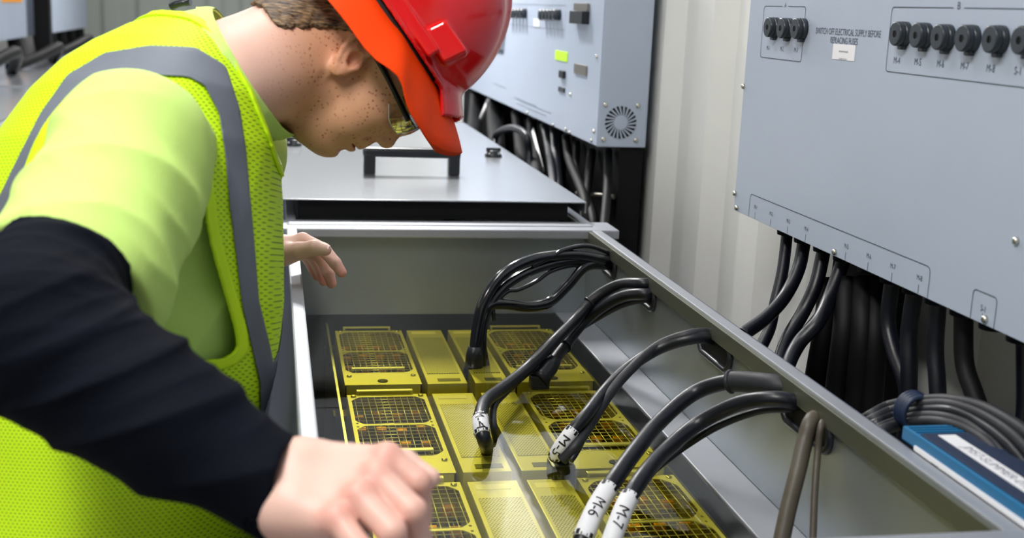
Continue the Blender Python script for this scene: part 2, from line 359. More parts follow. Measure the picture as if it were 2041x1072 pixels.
# ------------------------------------------------------------------ tanks
RZ = .183   # rim height over the liquid
def tank(label, y0, y1, x0=.0, mirror=False, fine=False):
    """inner space x .05-.64 (or mirrored over the aisle), y0..y1"""
    sx = (lambda x: x) if not mirror else (lambda x: -.87-(x-.03))
    def bx(mb, a, b, bev=0, mi=0):
        xa, xb = sorted((sx(a[0]), sx(b[0]))); return mb.box((xa, a[1], a[2]), (xb, b[1], b[2]), bev, mi)
    t = thing('immersion_tank', label, 'tank', (sx(.33), (y0+y1)/2, FLOOR))
    # walls of sheet
    m = MB()
    m.poly([(sx(.0445), y0, RZ-.004), (sx(.0625), y0, -.02), (sx(.0625), y0, -.5), (sx(.056), y0, -.5), (sx(.056), y0, -.02), (sx(.038), y0, RZ-.004)], (0, y1-y0, 0))
    m.build('side_wall', MT['steel_wall'], t)
    m = MB(); bx(m, (.642, y0, -.5), (.648, y1, RZ-.004)); m.build('side_wall', MT['steel_wall'], t)
    m = MB(); bx(m, (.044, y1, -.5), (.648, y1+.006, RZ-.004)); m.build('end_wall', MT['steel_wall'], t)
    m = MB(); bx(m, (.044, y0-.006, -.5), (.648, y0, RZ-.004)); m.build('end_wall', MT['steel_wall'], t)
    m = MB(); bx(m, (.05, y0, -.51), (.648, y1, -.5)); m.build('tank_floor', MT['steel_wall'], t)
    # ledge along the cable side
    m = MB(); bx(m, (.581, y0+.001, -.03), (.6415, y1-.001, .003), .0015); m.build('ledge', MT['rim'], t)
    # rim
    m = MB(); bx(m, (.026, y0-.03, RZ-.018), (.046, y1+.022, RZ), .003); bx(m, (.642, y0-.03, RZ-.004), (.662, y1+.022, RZ), .0015)
    bx(m, (.026, y1+.001, RZ-.012), (.655, y1+.028, RZ+.004), .006); bx(m, (.0, y0-.10, RZ-.018), (.70, y0-.004, RZ+.001), .003)
    m.build('rim', MT['rim'], t)
    m = MB(); bx(m, (.634, y0, RZ-.026), (.642, y1, RZ-.002), .001); m.build('rim_lip', MT['rim_lip'], t)
    # outer skin and feet
    m = MB()
    m.poly([(sx(.03), y0-.05, RZ-.02), (sx(.012), y0-.05, 0), (sx(-.02), y0-.05, -.3), (sx(-.03), y0-.05, FLOOR+.04), (sx(-.02), y0-.05, FLOOR+.04), (sx(.036), y0-.05, RZ-.02)], (0, y1-y0+.07, 0))
    bx(m, (.665, y0-.05, FLOOR+.04), (.672, y1+.02, RZ-.006)); bx(m, (-.025, y0-.052, FLOOR+.04), (.67, y0-.046, RZ-.02))
    bx(m, (-.02, y1+.012, FLOOR+.04), (.67, y1+.018, RZ-.02)); m.build('outer_skin', MT['skin_panel'], t)
    for a in (.02, .6):
        for b in (y0, y1-.06):
            m = MB(); bx(m, (a, b, FLOOR), (a+.05, b+.05, FLOOR+.04)); m.build('foot', MT['black_plastic'], t)
    return t
TY0, TY1 = .912, 2.405
tk = tank('open stainless steel tank filled with yellow oil and racked mining machines', TY0, TY1)
# grommeted cable slots in the wall of the open tank
def grommet(parent, yc, zc, hl, hh, x=.642):
    pts = []
    for k in range(40):
        a = 2*math.pi*k/40; c, s_ = math.cos(a), math.sin(a)
        pts.append((yc + (hl-hh)*(1 if c > 0 else -1) + hh*c, zc + hh*s_))
    m = MB(); m.poly([(x-.0012, a, b) for a, b in pts], (.0009, 0, 0)); m.build('cable_slot', MT['dark'], parent)
    m = MB(); P = [(x-.002, a, b) for a, b in pts]; P.append(P[0]); m.tube(P, .0052, 8, cap=False); m.build('slot_grommet', MT['black_plastic'], parent)
slots = []
for a, b in (((1203, 498), (1226, 548)), ((1268, 543), (1304, 610)), ((1398, 636), (1456, 718)), ((1566, 762), (1655, 882))):
    p, q = at(*a, X=.64), at(*b, X=.64); yc = (p[1]+q[1])/2; hl = abs(p[1]-q[1])/2
    slots.append((yc, hl)); grommet(tk, yc, .143, hl, .019)
# small slot marks on the far end wall
m = MB()
for u in (878, 1142):
    for v in (463, 471):
        p = at(u, v, Y=TY1-.001); MB().box((p[0]-.004, TY1-.0015, p[2]-.0018), (p[0]+.004, TY1+.001, p[2]+.0018)).build('hanger_slot', MT['dark'], tk)


# oil
ob = MB(); ob.box((.0628, TY0+.001, -.498), (.5805, TY1-.001, 0))
oil = ob.build('cooling_oil', [MT['oil'], MT['oil_side']]); tag(oil, 'clear yellow cooling oil filling the open tank up to the ledge', 'oil')
for p in oil.data.polygons: p.material_index = 0 if p.normal.z > .9 else 1

tank2 = tank('closed steel tank behind the open one, under a flat lid', 2.47, 4.25)
tank3 = tank('distant steel tank along the right wall beyond the lidded tank', 4.38, 6.2)
tankl = tank('steel tank across the aisle, seen past the vest at the left edge', 2.9, 5.6, mirror=True)
tankl2 = tank('far steel tank across the aisle below the distant cabinets', 5.75, 8.4, mirror=True)
tankl3 = tank('farthest steel tank on the left near the back wall', 8.55, 11.4, mirror=True)

# lid of tank 2 with handle and latches
LZ = .225
lid = thing('tank_lid', 'flat polished steel lid with a black handle on the closed tank', 'lid', (.32, 3.36, RZ))
m = MB(); m.box((.0, 2.478, LZ-.003), (.655, 4.20, LZ), .001); m.box((.652, 2.478, LZ-.024), (.655, 4.20, LZ-.002)); m.box((.0, 2.478, LZ-.024), (.003, 4.20, LZ-.002))
m.build('lid_sheet', MT['steel_lid'], lid)
m = MB(); m.box((.05, 2.50, RZ-.001), (.62, 4.17, LZ-.004)); m.build('dark_gap_fill', MT['dark'], lid)  # black block put in so the gap under the lid looks dark
hx0, hx1, hy = .223, .424, 2.865
m = MB(); m.box((hx0-.014, hy-.014, LZ), (hx0+.014, hy+.014, LZ+.05), .004); m.box((hx1-.014, hy-.014, LZ), (hx1+.014, hy+.014, LZ+.05), .004)
m.box((hx0-.016, hy-.015, LZ+.040), (hx1+.016, hy+.015, LZ+.064), .008); m.build('handle', MT['black_plastic'], lid)
for (u, v) in ((983, 312), (585, 290)):
    p = at(u, v, Z=LZ); m = MB(); m.lathe(p, (0, 0, 1), [(0, .024), (.005, .024), (.008, .019), (.016, .017), (.018, .012)], 20)
    m.box((p[0]-.02, p[1]-.005, p[2]+.014), (p[0]+.02, p[1]+.005, p[2]+.024), .002); m.build('latch', MT['black_plastic'], lid)
    m = MB(); m.lathe((p[0]+.012, p[1]-.012, p[2]+.006), (0, 0, 1), [(0, .004), (.006, .003)], 10); m.lathe((p[0]-.012, p[1]-.012, p[2]+.006), (0, 0, 1), [(0, .004), (.006, .003)], 10)
    m.build('latch_screw', MT['screw'], lid)
lid3 = MB().box((.0, 4.36, LZ-.02), (.655, 6.15, LZ), .002).build('tank_lid', MT['steel_lid']); tag(lid3, 'distant steel lid beyond the lid with the handle', 'lid')
for a, b, tx in ((2.9, 5.6, 'steel lid of the tank across the aisle at the left edge'), (5.75, 8.4, 'second steel lid across the aisle, below the hanging cabinets'), (8.55, 11.4, 'farthest steel lid across the aisle')):
    o = MB().box((-1.52, a-.01, RZ+.001), (-.875, b+.01, RZ+.012), .002).build('tank_lid', MT['steel_lid']); tag(o, tx, 'lid')

# ------------------------------------------------------------------ mining machines in the oil
FZ = -.02
def plate_with_holes(outer, holes, z0, th):
    """flat plate in XY with holes, through a filled 2D curve"""
    c = bpy.data.curves.new('plate', 'CURVE'); c.dimensions = '2D'; c.fill_mode = 'BOTH'; c.extrude = th/2
    for lp in [outer]+holes:
        s_ = c.splines.new('POLY'); s_.points.add(len(lp)-1); s_.use_cyclic_u = True
        for p, q in zip(s_.points, lp): p.co = (q[0], q[1], 0, 1)
    o = bpy.data.objects.new('plate', c); COL.objects.link(o); bpy.context.view_layer.update()
    me = bpy.data.meshes.new_from_object(o.evaluated_get(bpy.context.evaluated_depsgraph_get()))
    bpy.data.objects.remove(o); bpy.data.curves.remove(c); me.transform(Matrix.Translation((0, 0, z0-th/2))); return me
def fan_outline(cx, cy_, hw, hh, n=72):
    """round fan opening cropped flat on all four sides"""
    R = .074; pts = []
    for k in range(n):
        a = 2*math.pi*k/n; x = R*math.cos(a); y = R*math.sin(a)*hh/.058
        x = max(-hw, min(hw, x)); y = max(-hh, min(hh, y)); pts.append((cx+x, cy_+y))
    return pts
def machine(x0, xp, xq, x1, y0, y1, label, psu_left):
    """fan block x0..xp and power supply xq..x1"""
    fx0, fx1, px0, px1 = (x0, xp, xq, x1)
    t = thing('mining_machine', label, 'computer', ((x0+x1)/2, (y0+y1)/2, FZ-.24), 'mining machines in the oil')
    D = .24
    m = MB(); w = .0025
    m.box((fx0, y0, FZ-D), (fx0+w, y1, FZ-.0018)); m.box((fx1-w, y0, FZ-D), (fx1, y1, FZ-.0018)); m.box((fx0, y0, FZ-D), (fx1, y0+w, FZ-.0018)); m.box((fx0, y1-w, FZ-D), (fx1, y1, FZ-.0018)); m.box((fx0, y0, FZ-D-.002), (fx1, y1, FZ-D))
    m.build('chassis', MT['alu'], t)
    cxm = (fx0+fx1)/2; L_ = (y1-y0); hh = L_*.188; c1 = y1-.012-hh; c2 = c1-2*hh-.006
    if True:
        hw = (fx1-fx0)/2-.006
        holes = [fan_outline(cxm, c1, hw, hh), fan_outline(cxm, c2, hw, hh)]
        for sx_ in (-1, 1):
            for yy in ((c1+c2)/2-.008, (c1+c2)/2+.008):
                holes.append([(cxm+sx_*(hw-.002)+.0022*math.cos(a), yy+.0028*math.sin(a)) for a in [2*math.pi*k/10 for k in range(10)]])
        me = plate_with_holes([(fx0, y0), (fx1, y0), (fx1, y1), (fx0, y1)], holes, FZ, .0015)
        link('face_plate', me, MT['alu'], t)
        for cc in (c1, c2):
            g = MB(); n = 11
            for k in range(n):
                a = -1+2*(k+.5)/n; xx = cxm+a*hw; ext = min(hh, math.sqrt(max(0, .074**2-(xx-cxm)**2))*hh/.058)
                g.tube([(xx+.0015*math.sin(7*k), cc-ext, FZ-.001), (xx, cc+ext, FZ-.001)], .0007, 5)
            for k in range(9):
                a = -1+2*(k+.5)/9; yy = cc+a*hh; ext = min(hw, math.sqrt(max(0, .074**2-((yy-cc)*.058/hh)**2)))
                g.tube([(cxm-ext, yy, FZ-.0022), (cxm+ext, yy, FZ-.0022)], .0007, 5)
            g.build('fan_grille', MT['alu_bar'], t)
        # boards and connectors below the grilles
        for k in range(4):
            bxx = fx0+.018+k*(fx1-fx0-.036)/3
            b = MB(); b.box((bxx-.001, y0+.008, FZ-.2), (bxx+.001, y1-.008, FZ-.03)); bo = b.build('circuit_board', MT['pcb'], t)
            s_ = MB()
            for q in range(26):
                yy = y0+.012+q*(L_-.024)/26; s_.box((bxx+.002, yy, FZ-.19), (bxx+.016, yy+.002, FZ-.045))
            s_.build('heatsink', MT['sink'], t)
            c_ = MB()
            for q in range(5):
                yy = y0+.04+q*(L_-.08)/4+random.uniform(-.008, .008)
                c_.box((bxx-.009, yy, FZ-.034), (bxx+.007, yy+random.uniform(.008, .016), FZ-.022), .001)
            c_.build('connector', MT['comp'], t)
        # strips across both ends of the grilles
        for yy in (y0+L_*.23, y1+.006):
            m = MB(); m.box((fx0+.016, yy-.0045, FZ+.004), (fx1-.022, yy+.0045, FZ+.006), .0005); m.box((fx0+.016, yy-.004, FZ), (fx0+.02, yy+.004, FZ+.005)); m.box((fx1-.026, yy-.004, FZ), (fx1-.022, yy+.004, FZ+.005)); m.build('cross_strip', MT['alu_bar'], t)
        m = MB()
        for sx_ in (fx0+.010, fx1-.010):
            for yy in (y1-.010, y0+L_*.14): m.lathe((sx_, yy, FZ), (0, 0, 1), [(0, .0045), (.002, .0045), (.003, .003)], 12)
        m.build('screw', MT['screw'], t)
        m = MB(); m.lathe((cxm, y0+.02, FZ), (0, 0, 1), [(0, .009), (.0012, .009), (.0014, .008)], 16); m.build('latch_hole', MT['dark'], t)
    # power supply
    m = MB(); m.box((px0, y0, FZ-D), (px1, y1, FZ), .0012); m.build('power_supply', MT['alu'], t)
    m = MB(); m.box((px0+.006, y0+L_*.16, FZ), (px1-.006, y1-L_*.17, FZ+.0012)); m.build('punched_cover', MT['perf'], t)
    m = MB(); m.box((px0+.008, y1-L_*.085, FZ), (px1-.014, y1-L_*.035, FZ+.0006)); o = m.build('sticker', MT['white'], t)
    m = MB(); m.box((px0+.02, y0+.012, FZ), (px1-.010, y0+.028, FZ+.0007)); m.build('rating_plate', MT['ink'], t)
    return t
rows = [(1.999, 2.353, 'back row'), (1.589, 1.945, 'middle row'), (1.19, 1.555, 'front row')]
lab = {('L', 0): 'oil-covered mining machine in the far left corner of the tank',
       ('R', 0): 'oil-covered mining machine in the far right corner, behind the crossing cables',
       ('L', 1): 'yellow tinted mining machine in the middle row on the left, partly behind the near fist',
       ('R', 1): 'yellow tinted mining machine in the middle row on the right, under the M-5 cable',
       ('L', 2): 'mining machine in the nearest row on the left, beside the near fist',
       ('R', 2): 'mining machine in the nearest row on the right, behind the M-6 and M-7 cables'}
for i, (a, b, nm) in enumerate(rows):
    machine(.121, .253, .263, .333, a, b, lab[('L', i)], False)
    machine(.419, .561, .347, .407, a, b, lab[('R', i)], True)
# rack the machines hang in
rk = thing('machine_rack', 'grey steel rack bars between the rows of mining machines', 'rack', (.32, 1.6, -.3))
for yy in (1.972, 1.572, 1.165, 2.378):
    m = MB(); m.box((.1, yy-.016, -.075), (.575, yy+.016, -.06), .001); m.build('cross_bar', MT['steel_wall'], rk)
m = MB(); m.box((.104, 1.15, -.26), (.108, 2.39, -.012)); m.build('side_rail', MT['steel'], rk)
m = MB(); m.box((.570, 1.15, -.26), (.574, 2.39, -.03)); m.build('side_rail', MT['steel'], rk)
m = MB(); m.box((.1, 1.15, -.30), (.575, 2.39, -.265)); m.build('base_shelf', MT['steel_wall'], rk)
for xx in (.12, .53):
    for yy in (1.2, 2.3):
        m = MB(); m.box((xx, yy, -.498), (xx+.03, yy+.03, -.30)); m.build('leg', MT['steel_wall'], rk)

# ------------------------------------------------------------------ cables
def cable(name, label, pts, r, m, group=None, n=10, cat='cable', sleeve=None, tags=(), seg=14, plug=None, clips=()):
    C = spline(pts, n); t = thing(name, label, cat, C[-1], group)
    MB().tube(C, r, seg).build('jacket', m, t)
    for (a, b, txt) in tags:
        cable_tag(t, C, r, a, b, txt)
    if plug is not None:
        d = (Vector(C[-1])-Vector(C[-3])).normalized(); p = Vector(C[-1])
        mb = MB(); mb.tube([p-d*.045, p-d*.03, p-d*.01, p+d*.004], [r*1.15, r*1.5, r*1.6, r*1.9], 14)
        mb.box(tuple(p+Vector((-.016, -.012, -.016))), tuple(p+Vector((.016, .012, .008))), .003); mb.build('plug', MT['black_plastic'], t)
    if sleeve:
        a, b, rs = sleeve; q = C[int(a*(len(C)-1)):int(b*(len(C)-1))+1]
        mb = MB(); mb.tube(q, rs, seg); e = Vector(q[-1]); d = (Vector(q[-1])-Vector(q[-2])).normalized(); mb.tube([e-d*.003, e, e+d*.003], [rs*1.02, rs*1.18, rs*1.02], seg)
        mb.build('rubber_sleeve', MT['cable_dusty'], t)
    for c in clips:
        i = int(c*(len(C)-1)); e = Vector(C[i]); d = (Vector(C[i+1])-Vector(C[i-1])).normalized()
        mb = MB(); mb.tube([e-d*.002, e+d*.002], r*1.25, seg); w = d.cross(Vector((0, 0, 1))).normalized(); mb.tube([e+w*r, e+w*(r+.010)], .0018, 6); mb.build('cable_tie', MT['black_plastic'], t)
    return t
def cable_tag(t, C, r, a, b, txt, look=Vector((-.25, -.85, .55))):
    i0, i1 = int(a*(len(C)-1)), int(b*(len(C)-1)); q = [Vector(p) for p in C[i0:i1+1]]; R = r*1.14
    lab_ = MB().tube(q, R, 18).build('cable_label', MT['white'], t)
    # lengths along the label
    s = [0]
    for k in range(1, len(q)): s.append(s[-1]+(q[k]-q[k-1]).length)
    tot = s[-1]
    def pos(x, y):   # x along the label from its middle, y across
        l = min(max(tot/2+x, 0), tot); k = 0
        while k < len(s)-2 and s[k+1] < l: k += 1
        f = (l-s[k])/max(s[k+1]-s[k], 1e-6); c = q[k].lerp(q[k+1], f); T = (q[k+1]-q[k]).normalized()
        n_ = (look-T*look.dot(T)).normalized(); w = n_.cross(T).normalized(); ph = y/R
        return c+(n_*math.cos(ph)+w*math.sin(ph))*(R+.0006)
    mb = MB()
    V, F = text_geo(txt, 1.0); size = R*1.6; tb = bmesh.new(); vs = [tb.verts.new((x, y, 0)) for x, y in V]
    for f in F:
        try: tb.faces.new([vs[i] for i in f])
        except ValueError: pass
    for _ in range(3):
        bmesh.ops.triangulate(tb, faces=tb.faces[:]); lg = [e for e in tb.edges if e.calc_length() > .14]
        if lg: bmesh.ops.subdivide_edges(tb, edges=lg, cuts=2)
    bmesh.ops.triangulate(tb, faces=tb.faces[:]); tb.verts.index_update()
    mb.mesh([pos(v.co.x*size, v.co.y*size) for v in tb.verts], [tuple(v.index for v in f.verts) for f in tb.faces]); tb.free()
    for sgn in (-1, 1):     # printed corner marks at both ends of the label
        e = sgn*(tot/2-.0005); k_ = R*.95
        for yy in (-1, 1):
            for (xa, xb, ya, yb) in ((0, .0028, .25, 1.35), (0, .006, .55, .95)):
                g = [pos(e-sgn*xa, yy*ya*k_), pos(e-sgn*xb, yy*ya*k_), pos(e-sgn*xb, yy*yb*k_), pos(e-sgn*xa, yy*yb*k_)]
                mb.mesh(g, [(0, 1, 2, 3)])
    mb.build('lettering', MT['ink_black'], lab_)

def P3(*l): return [at(u, v, X=x) for u, v, x in l]
KG = 'cables arching over the oil'
yo, zo = [s[0] for s in slots], .148
def PY(*l): return [at(u, v, Y=y) for u, v, y in l]
# first bundle (far end)
cable('power_cable', 'black glossy cable looping highest from the farthest slot of the tank', PY((1232, 523, 2.215), (1205, 518, 2.202), (1140, 508, 2.190), (1060, 518, 2.160), (1000, 550, 2.131), (965, 600, 2.110), (952, 650, 2.102), (946, 700, 2.095), (944, 738, 2.093)), .0105, MT['cable_wet'], KG, plug=1)
cable('power_cable', 'black glossy cable just below the highest loop, from the farthest slot', PY((1234, 530, 2.215), (1205, 526, 2.204), (1140, 520, 2.192), (1070, 536, 2.165), (1010, 568, 2.135), (975, 612, 2.114), (962, 660, 2.106), (961, 735, 2.099)), .0085, MT['cable_wet'], KG)
cable('power_cable', 'black cable with a deep sag between the farthest slot and the far bundle', PY((1232, 533, 2.215), (1200, 527, 2.207), (1165, 532, 2.194), (1130, 570, 2.181), (1095, 602, 2.169), (1055, 611, 2.152), (1010, 606, 2.131), (980, 607, 2.118), (962, 620, 2.110)), .0105, MT['cable_wet'], KG)
cable('signal_cable', 'thin black wavy cable between the two loops of the far bundle', PY((1222, 528, 2.215), (1150, 528, 2.194), (1100, 540, 2.177), (1070, 560, 2.165), (1035, 577, 2.148), (1010, 582, 2.135), (985, 610, 2.123), (985, 640, 2.118)), .004, MT['cable_wet'], KG, clips=(.93,))
cable('signal_cable', 'thin black cable rising above the far bundle to the farthest slot', PY((1228, 520, 2.215), (1215, 505, 2.207), (1170, 490, 2.198), (1125, 498, 2.181), (1100, 512, 2.169), (1060, 530, 2.156)), .0045, MT['cable_wet'], KG)
cable('signal_cable', 'thin wet cable dropping beside the thick plug of the far bundle', PY((968, 620, 2.110), (962, 650, 2.106), (965, 690, 2.104), (974, 740, 2.102)), .0045, MT['cable_wet'], KG)
# second bundle, tag M-4
cable('power_cable', 'thick cable labelled M-4 from the second farthest slot', P3((1318, 570, .67), (1285, 566, .63), (1235, 568, .60), (1185, 595, .56), (1145, 640, .52), (1105, 680, .47), (1050, 735, .415), (1000, 775, .357), (968, 800, .315), (958, 830, .296), (960, 858, .292), (968, 885, .300), (978, 915, .335)), .0105, MT['cable'], KG, tags=((.765, .86, 'M-4'),), clips=(.27,))
cable('power_cable', 'second thick cable beneath the M-4 cable, ending at the back right machine', P3((1320, 590, .67), (1290, 586, .63), (1245, 590, .60), (1200, 612, .57), (1160, 645, .54), (1125, 690, .50), (1095, 730, .46), (1075, 755, .44)), .0105, MT['cable'], KG, clips=(.72,), plug=1)
cable('signal_cable', 'thin grey cable lowest in the M-4 bundle', P3((1318, 602, .67), (1290, 597, .635), (1240, 608, .60), (1180, 640, .56), (1120, 680, .50), (1060, 735, .44), (1010, 780, .372), (985, 810, .334), (984, 850, .322), (992, 888, .338)), .0055, MT['cable_dusty'], KG, plug=None)
cable('signal_cable', 'thin black cable parting above the M-4 bundle', P3((1210, 590, .585), (1160, 620, .55), (1110, 665, .50), (1060, 715, .44), (1015, 765, .39)), .005, MT['cable'], KG)
# third bundle, tag M-5
cable('power_cable', 'thick cable labelled M-5 from the oval slot with the open middle', P3((1445, 690, .67), (1415, 674, .635), (1370, 676, .60), (1310, 696, .56), (1250, 735, .51), (1205, 780, .47), (1170, 825, .43), (1140, 860, .405), (1118, 890, .39), (1105, 912, .385)), .0092, MT['cable'], KG, tags=((.77, .985, 'M-5'),))
cable('signal_cable', 'slimmer cable running on the far side of the M-5 cable', P3((1445, 680, .67), (1412, 664, .635), (1370, 667, .60), (1310, 690, .56), (1255, 738, .51), (1215, 785, .475), (1180, 840, .44), (1150, 885, .41), (1120, 918, .39)), .0075, MT['cable_dusty'], KG)
cable('signal_cable', 'thin black cable tied under the M-5 cable', P3((1190, 820, .45), (1170, 860, .43), (1150, 900, .41), (1138, 918, .40)), .0042, MT['cable'], KG, clips=(.3,))
# fourth bundle, tags M-6 and M-7
cable('power_cable', 'thick cable labelled M-6 with a flared rubber sleeve at the nearest slot', P3((1600, 795, .672), (1560, 772, .64), (1500, 762, .615), (1445, 762, .59), (1380, 785, .555), (1315, 840, .50), (1265, 900, .445), (1222, 960, .402), (1190, 1010, .376), (1165, 1065, .354), (1150, 1110, .342)), .0108, MT['cable'], KG, tags=((.72, .925, 'M-6'),), sleeve=(0, .29, .0142))
cable('power_cable', 'thick cable labelled M-7 directly below the M-6 cable', P3((1625, 820, .672), (1590, 802, .64), (1540, 795, .61), (1470, 805, .58), (1390, 845, .54), (1330, 895, .49), (1285, 945, .438), (1250, 1000, .405), (1225, 1060, .383), (1205, 1120, .366)), .0102, MT['cable'], KG, tags=((.765, .96, 'M-7'),))
cable('signal_cable', 'thin black cable below the M-7 cable meeting it near its label', P3((1610, 820, .66), (1570, 815, .635), (1510, 820, .605), (1430, 850, .565), (1350, 900, .52), (1290, 950, .475), (1262, 985, .45)), .0048, MT['cable'], KG)
cable('power_cable', 'dust brown thick cable hanging straight down from the nearest slot', P3((1640, 830, .66), (1618, 838, .628), (1604, 880, .615), (1590, 940, .60), (1572, 1010, .585), (1555, 1090, .57)), .0098, MT['cable_brown'], KG)
cable('signal_cable', 'thin grey cable hanging beside the brown thick cable at the nearest slot', P3((1652, 840, .66), (1638, 845, .632), (1630, 900, .625), (1624, 980, .615), (1620, 1080, .605)), .0042, MT['cable_brown'], KG)
# plug cluster at the ends, sitting in the middle channel
def plug_block(u, v, lab_):
    p = at(u, v, Z=-.012); t = thing('cable_plug', lab_, 'plug', tuple(p))
    MB().box(tuple(p+np.array([-.017, -.02, -.018])), tuple(p+np.array([.017, .02, .012])), .004).build('plug_body', MT['black_plastic'], t)
    m = MB(); m.tube([p+np.array([0, 0, .01]), p+np.array([.004, 0, .03])], .010, 12); m.build('strain_relief', MT['black_plastic'], t)
plug_block(1118, 935, 'black plug at the lower end of the M-5 cable')

# ------------------------------------------------------------------ hanging cabinets
def printed(parent, items):
    m = MB()
    for it in items: it(m)
    m.build('printed_marking', MT['ink'], parent)
XD, YD = (0, -1, 0), (0, 0, 1)
def rrect(m, x, ya, yb, za, zb, w=.0011, r=.006, gap=None, open_bottom=False):
    """thin rounded outline printed on the face x"""
    def seg(p, q): 
        p, q = np.array(p), np.array(q); d = q-p; l = np.hypot(*d); 
        if l < 1e-6: return
        n_ = np.array([-d[1], d[0]])/l*w/2; e = d/l*w*.3; p = p-e; q = q+e
        m.mesh([(x, *(p+n_)), (x, *(q+n_)), (x, *(q-n_)), (x, *(p-n_))], [(0, 1, 2, 3)])
    path = []
    def arc(cy_, cz, a0, a1):
        for k in range(6):
            a = math.radians(a0+(a1-a0)*k/5); path.append((cy_+r*math.cos(a), cz+r*math.sin(a)))
    if open_bottom:
        path.append((ya, za)); arc(ya-r, zb-r, 0, 90); arc(yb+r, zb-r, 90, 180); path.append((yb, za))
    else:
        arc(ya-r, zb-r, 0, 90); arc(yb+r, zb-r, 90, 180); arc(yb+r, za+r, 180, 270); arc(ya-r, za+r, 270, 360); path.append(path[0])
    for p, q in zip(path, path[1:]):
        if gap and abs(p[1]-zb) < 1e-4 and abs(q[1]-zb) < 1e-4:
            ga, gb = gap; seg(p, (ga, zb)); seg((gb, zb), q)
        else: seg(p, q)
CX = .78
FUSE_G = None
c1 = thing('electrical_cabinet', 'grey-blue wall cabinet with round black fuse caps and M-1 to M-8 markings', 'cabinet', (CX+.06, 1.4, .3))
cb = .2975
cy_far = at(1462, 421, X=CX)[1]; 
m = MB(); m.box((CX+.003, .30, cb+.006), (.915, cy_far-.004, 1.1), .003); m.build('cabinet_body', MT['cab'], c1)
m = MB(); m.box((CX, .30, cb), (CX+.003, cy_far, 1.1), .0008); m.build('front_panel', MT['cab'], c1)
x = CX-.0006
mk = MB()
def pY(u, v): return at(u, v, X=CX)[1:]
a0 = pY(1524, 12); a1 = pY(1607, 12); ab = pY(1520, 114)
rrect(mk, x, a0[0], a1[0], ab[1], a0[1], gap=(pY(1560, 12)[0], pY(1572, 12)[0]))
text_on(mk, 'A', .0105, (x, *pY(1566, 11)), XD, YD)
b0 = pY(1779, 14); bb = pY(1767, 142)
rrect(mk, x, b0[0], pY(2041, 14)[0]-.075, bb[1], b0[1], gap=(pY(1901, 13)[0], pY(1923, 13)[0]))
text_on(mk, 'B', .0125, (x, *pY(1912, 12)), XD, YD)
for (u, v, s) in ((1532, 96, 'M-1'), (1559, 98, 'M-2'), (1587, 100, 'M-3')): text_on(mk, s, .0105, (x, *pY(u, v)), XD, YD, .85)
for (u, v, s) in ((1788, 121, 'M-4'), (1830, 124, 'M-5'), (1875, 128, 'M-6'), (1923, 132, 'M-7'), (1975, 137, 'M-8'), (2030, 142, 'S-1')): text_on(mk, s, .0125, (x, *pY(u, v)), XD, YD, .85)
text_on(mk, 'SWITCH OFF ELECTRICAL SUPPLY BEFORE', .0128, (x, *pY(1688, 65)), XD, YD, .82)
text_on(mk, 'REPLACING FUSES', .0128, (x, *pY(1682, 82)), XD, YD, .82)
# lower strip
l0 = pY(1496, 387); l1 = pY(1856, 531); zt = (l0[1]+l1[1])/2
rrect(mk, x, l0[0], l1[0], cb+.001, zt, open_bottom=True, r=.008)
for (u, v, s) in ((1507, 409, 'M-1'), (1538, 422, 'M-2'), (1572, 436, 'M-3'), (1608, 451, 'M-4'), (1688, 486, 'M-5'), (1733, 504, 'M-6'), (1781, 523, 'M-7'), (1834, 547, 'M-8')):
    yy = pY(u, v)[0]; zz = zt-.0185
    text_on(mk, s, .0098, (x, yy, zz), XD, YD, .85); mk.mesh([(x, yy-.0005, cb+.001), (x, yy+.0005, cb+.001), (x, yy+.0005, zz-.008), (x, yy-.0005, zz-.008)], [(0, 1, 2, 3)])
s0 = pY(1942, 570)[0]; s1 = pY(1990, 585)[0]; rrect(mk, x, s0, s1, cb+.001, zt-.004, open_bottom=True, r=.006)
text_on(mk, 'S-1', .0105, (x, (s0+s1)/2, zt-.022), XD, YD, .85); yy = (s0+s1)/2
mk.mesh([(x, yy-.0005, cb+.012), (x, yy+.0005, cb+.012), (x, yy+.0005, zt-.03), (x, yy-.0005, zt-.03)], [(0, 1, 2, 3)])
mk.build('printed_marking', MT['ink'], c1)
# white sticker under the warning
p = pY(1662, 87); q = pY(1703, 122)
m = MB(); m.box((CX-.0007, q[0], q[1]), (CX+.0005, p[0], p[1])); st = m.build('sticker', MT['white'], c1)
m = MB(); text_on(m, 'REPLACEMENT FUSE SIZES', .0034, (CX-.001, (p[0]+q[0])/2, p[1]-.010), XD, YD, .72); text_on(m, 'A1-A8: 5A   B1: 10A', .0036, (CX-.001, (p[0]+q[0])/2, p[1]-.020), XD, YD, .8); m.build('lettering', MT['ink_black'], st)
def fuse(parent, y, z, r, l=.016):
    m = MB(); m.lathe((CX-.0005, y, z), (-1, 0, 0), [(0, r*1.0), (l*.45, r*1.0), (l*.46, r*.93), (l*.5, r*.93), (l*.52, r*1.0), (l*.95, r*.96), (l, r*.86), (l*.985, r*.8)], 28)
    m.box((CX-.008, y-.006, z-r-.004), (CX-.001, y+.006, z-r+.002), .002)
    f = m.build('fuse_holder', MT['fuse'], parent)
    m = MB(); m.box((CX-l-.0008, y-.0012, z-.004), (CX-l+.001, y+.0012, z+.004)); m.lathe((CX-l-.0002, y, z), (-1, 0, 0), [(0, .0045), (.0006, .004)], 12); m.build('screwdriver_slot', MT['dark'], f)
for (u, v) in ((1529, 54), (1555, 56), (1583, 57)): y, z = at(u, v, X=CX-.016)[1:]; fuse(c1, y, z, .0158)
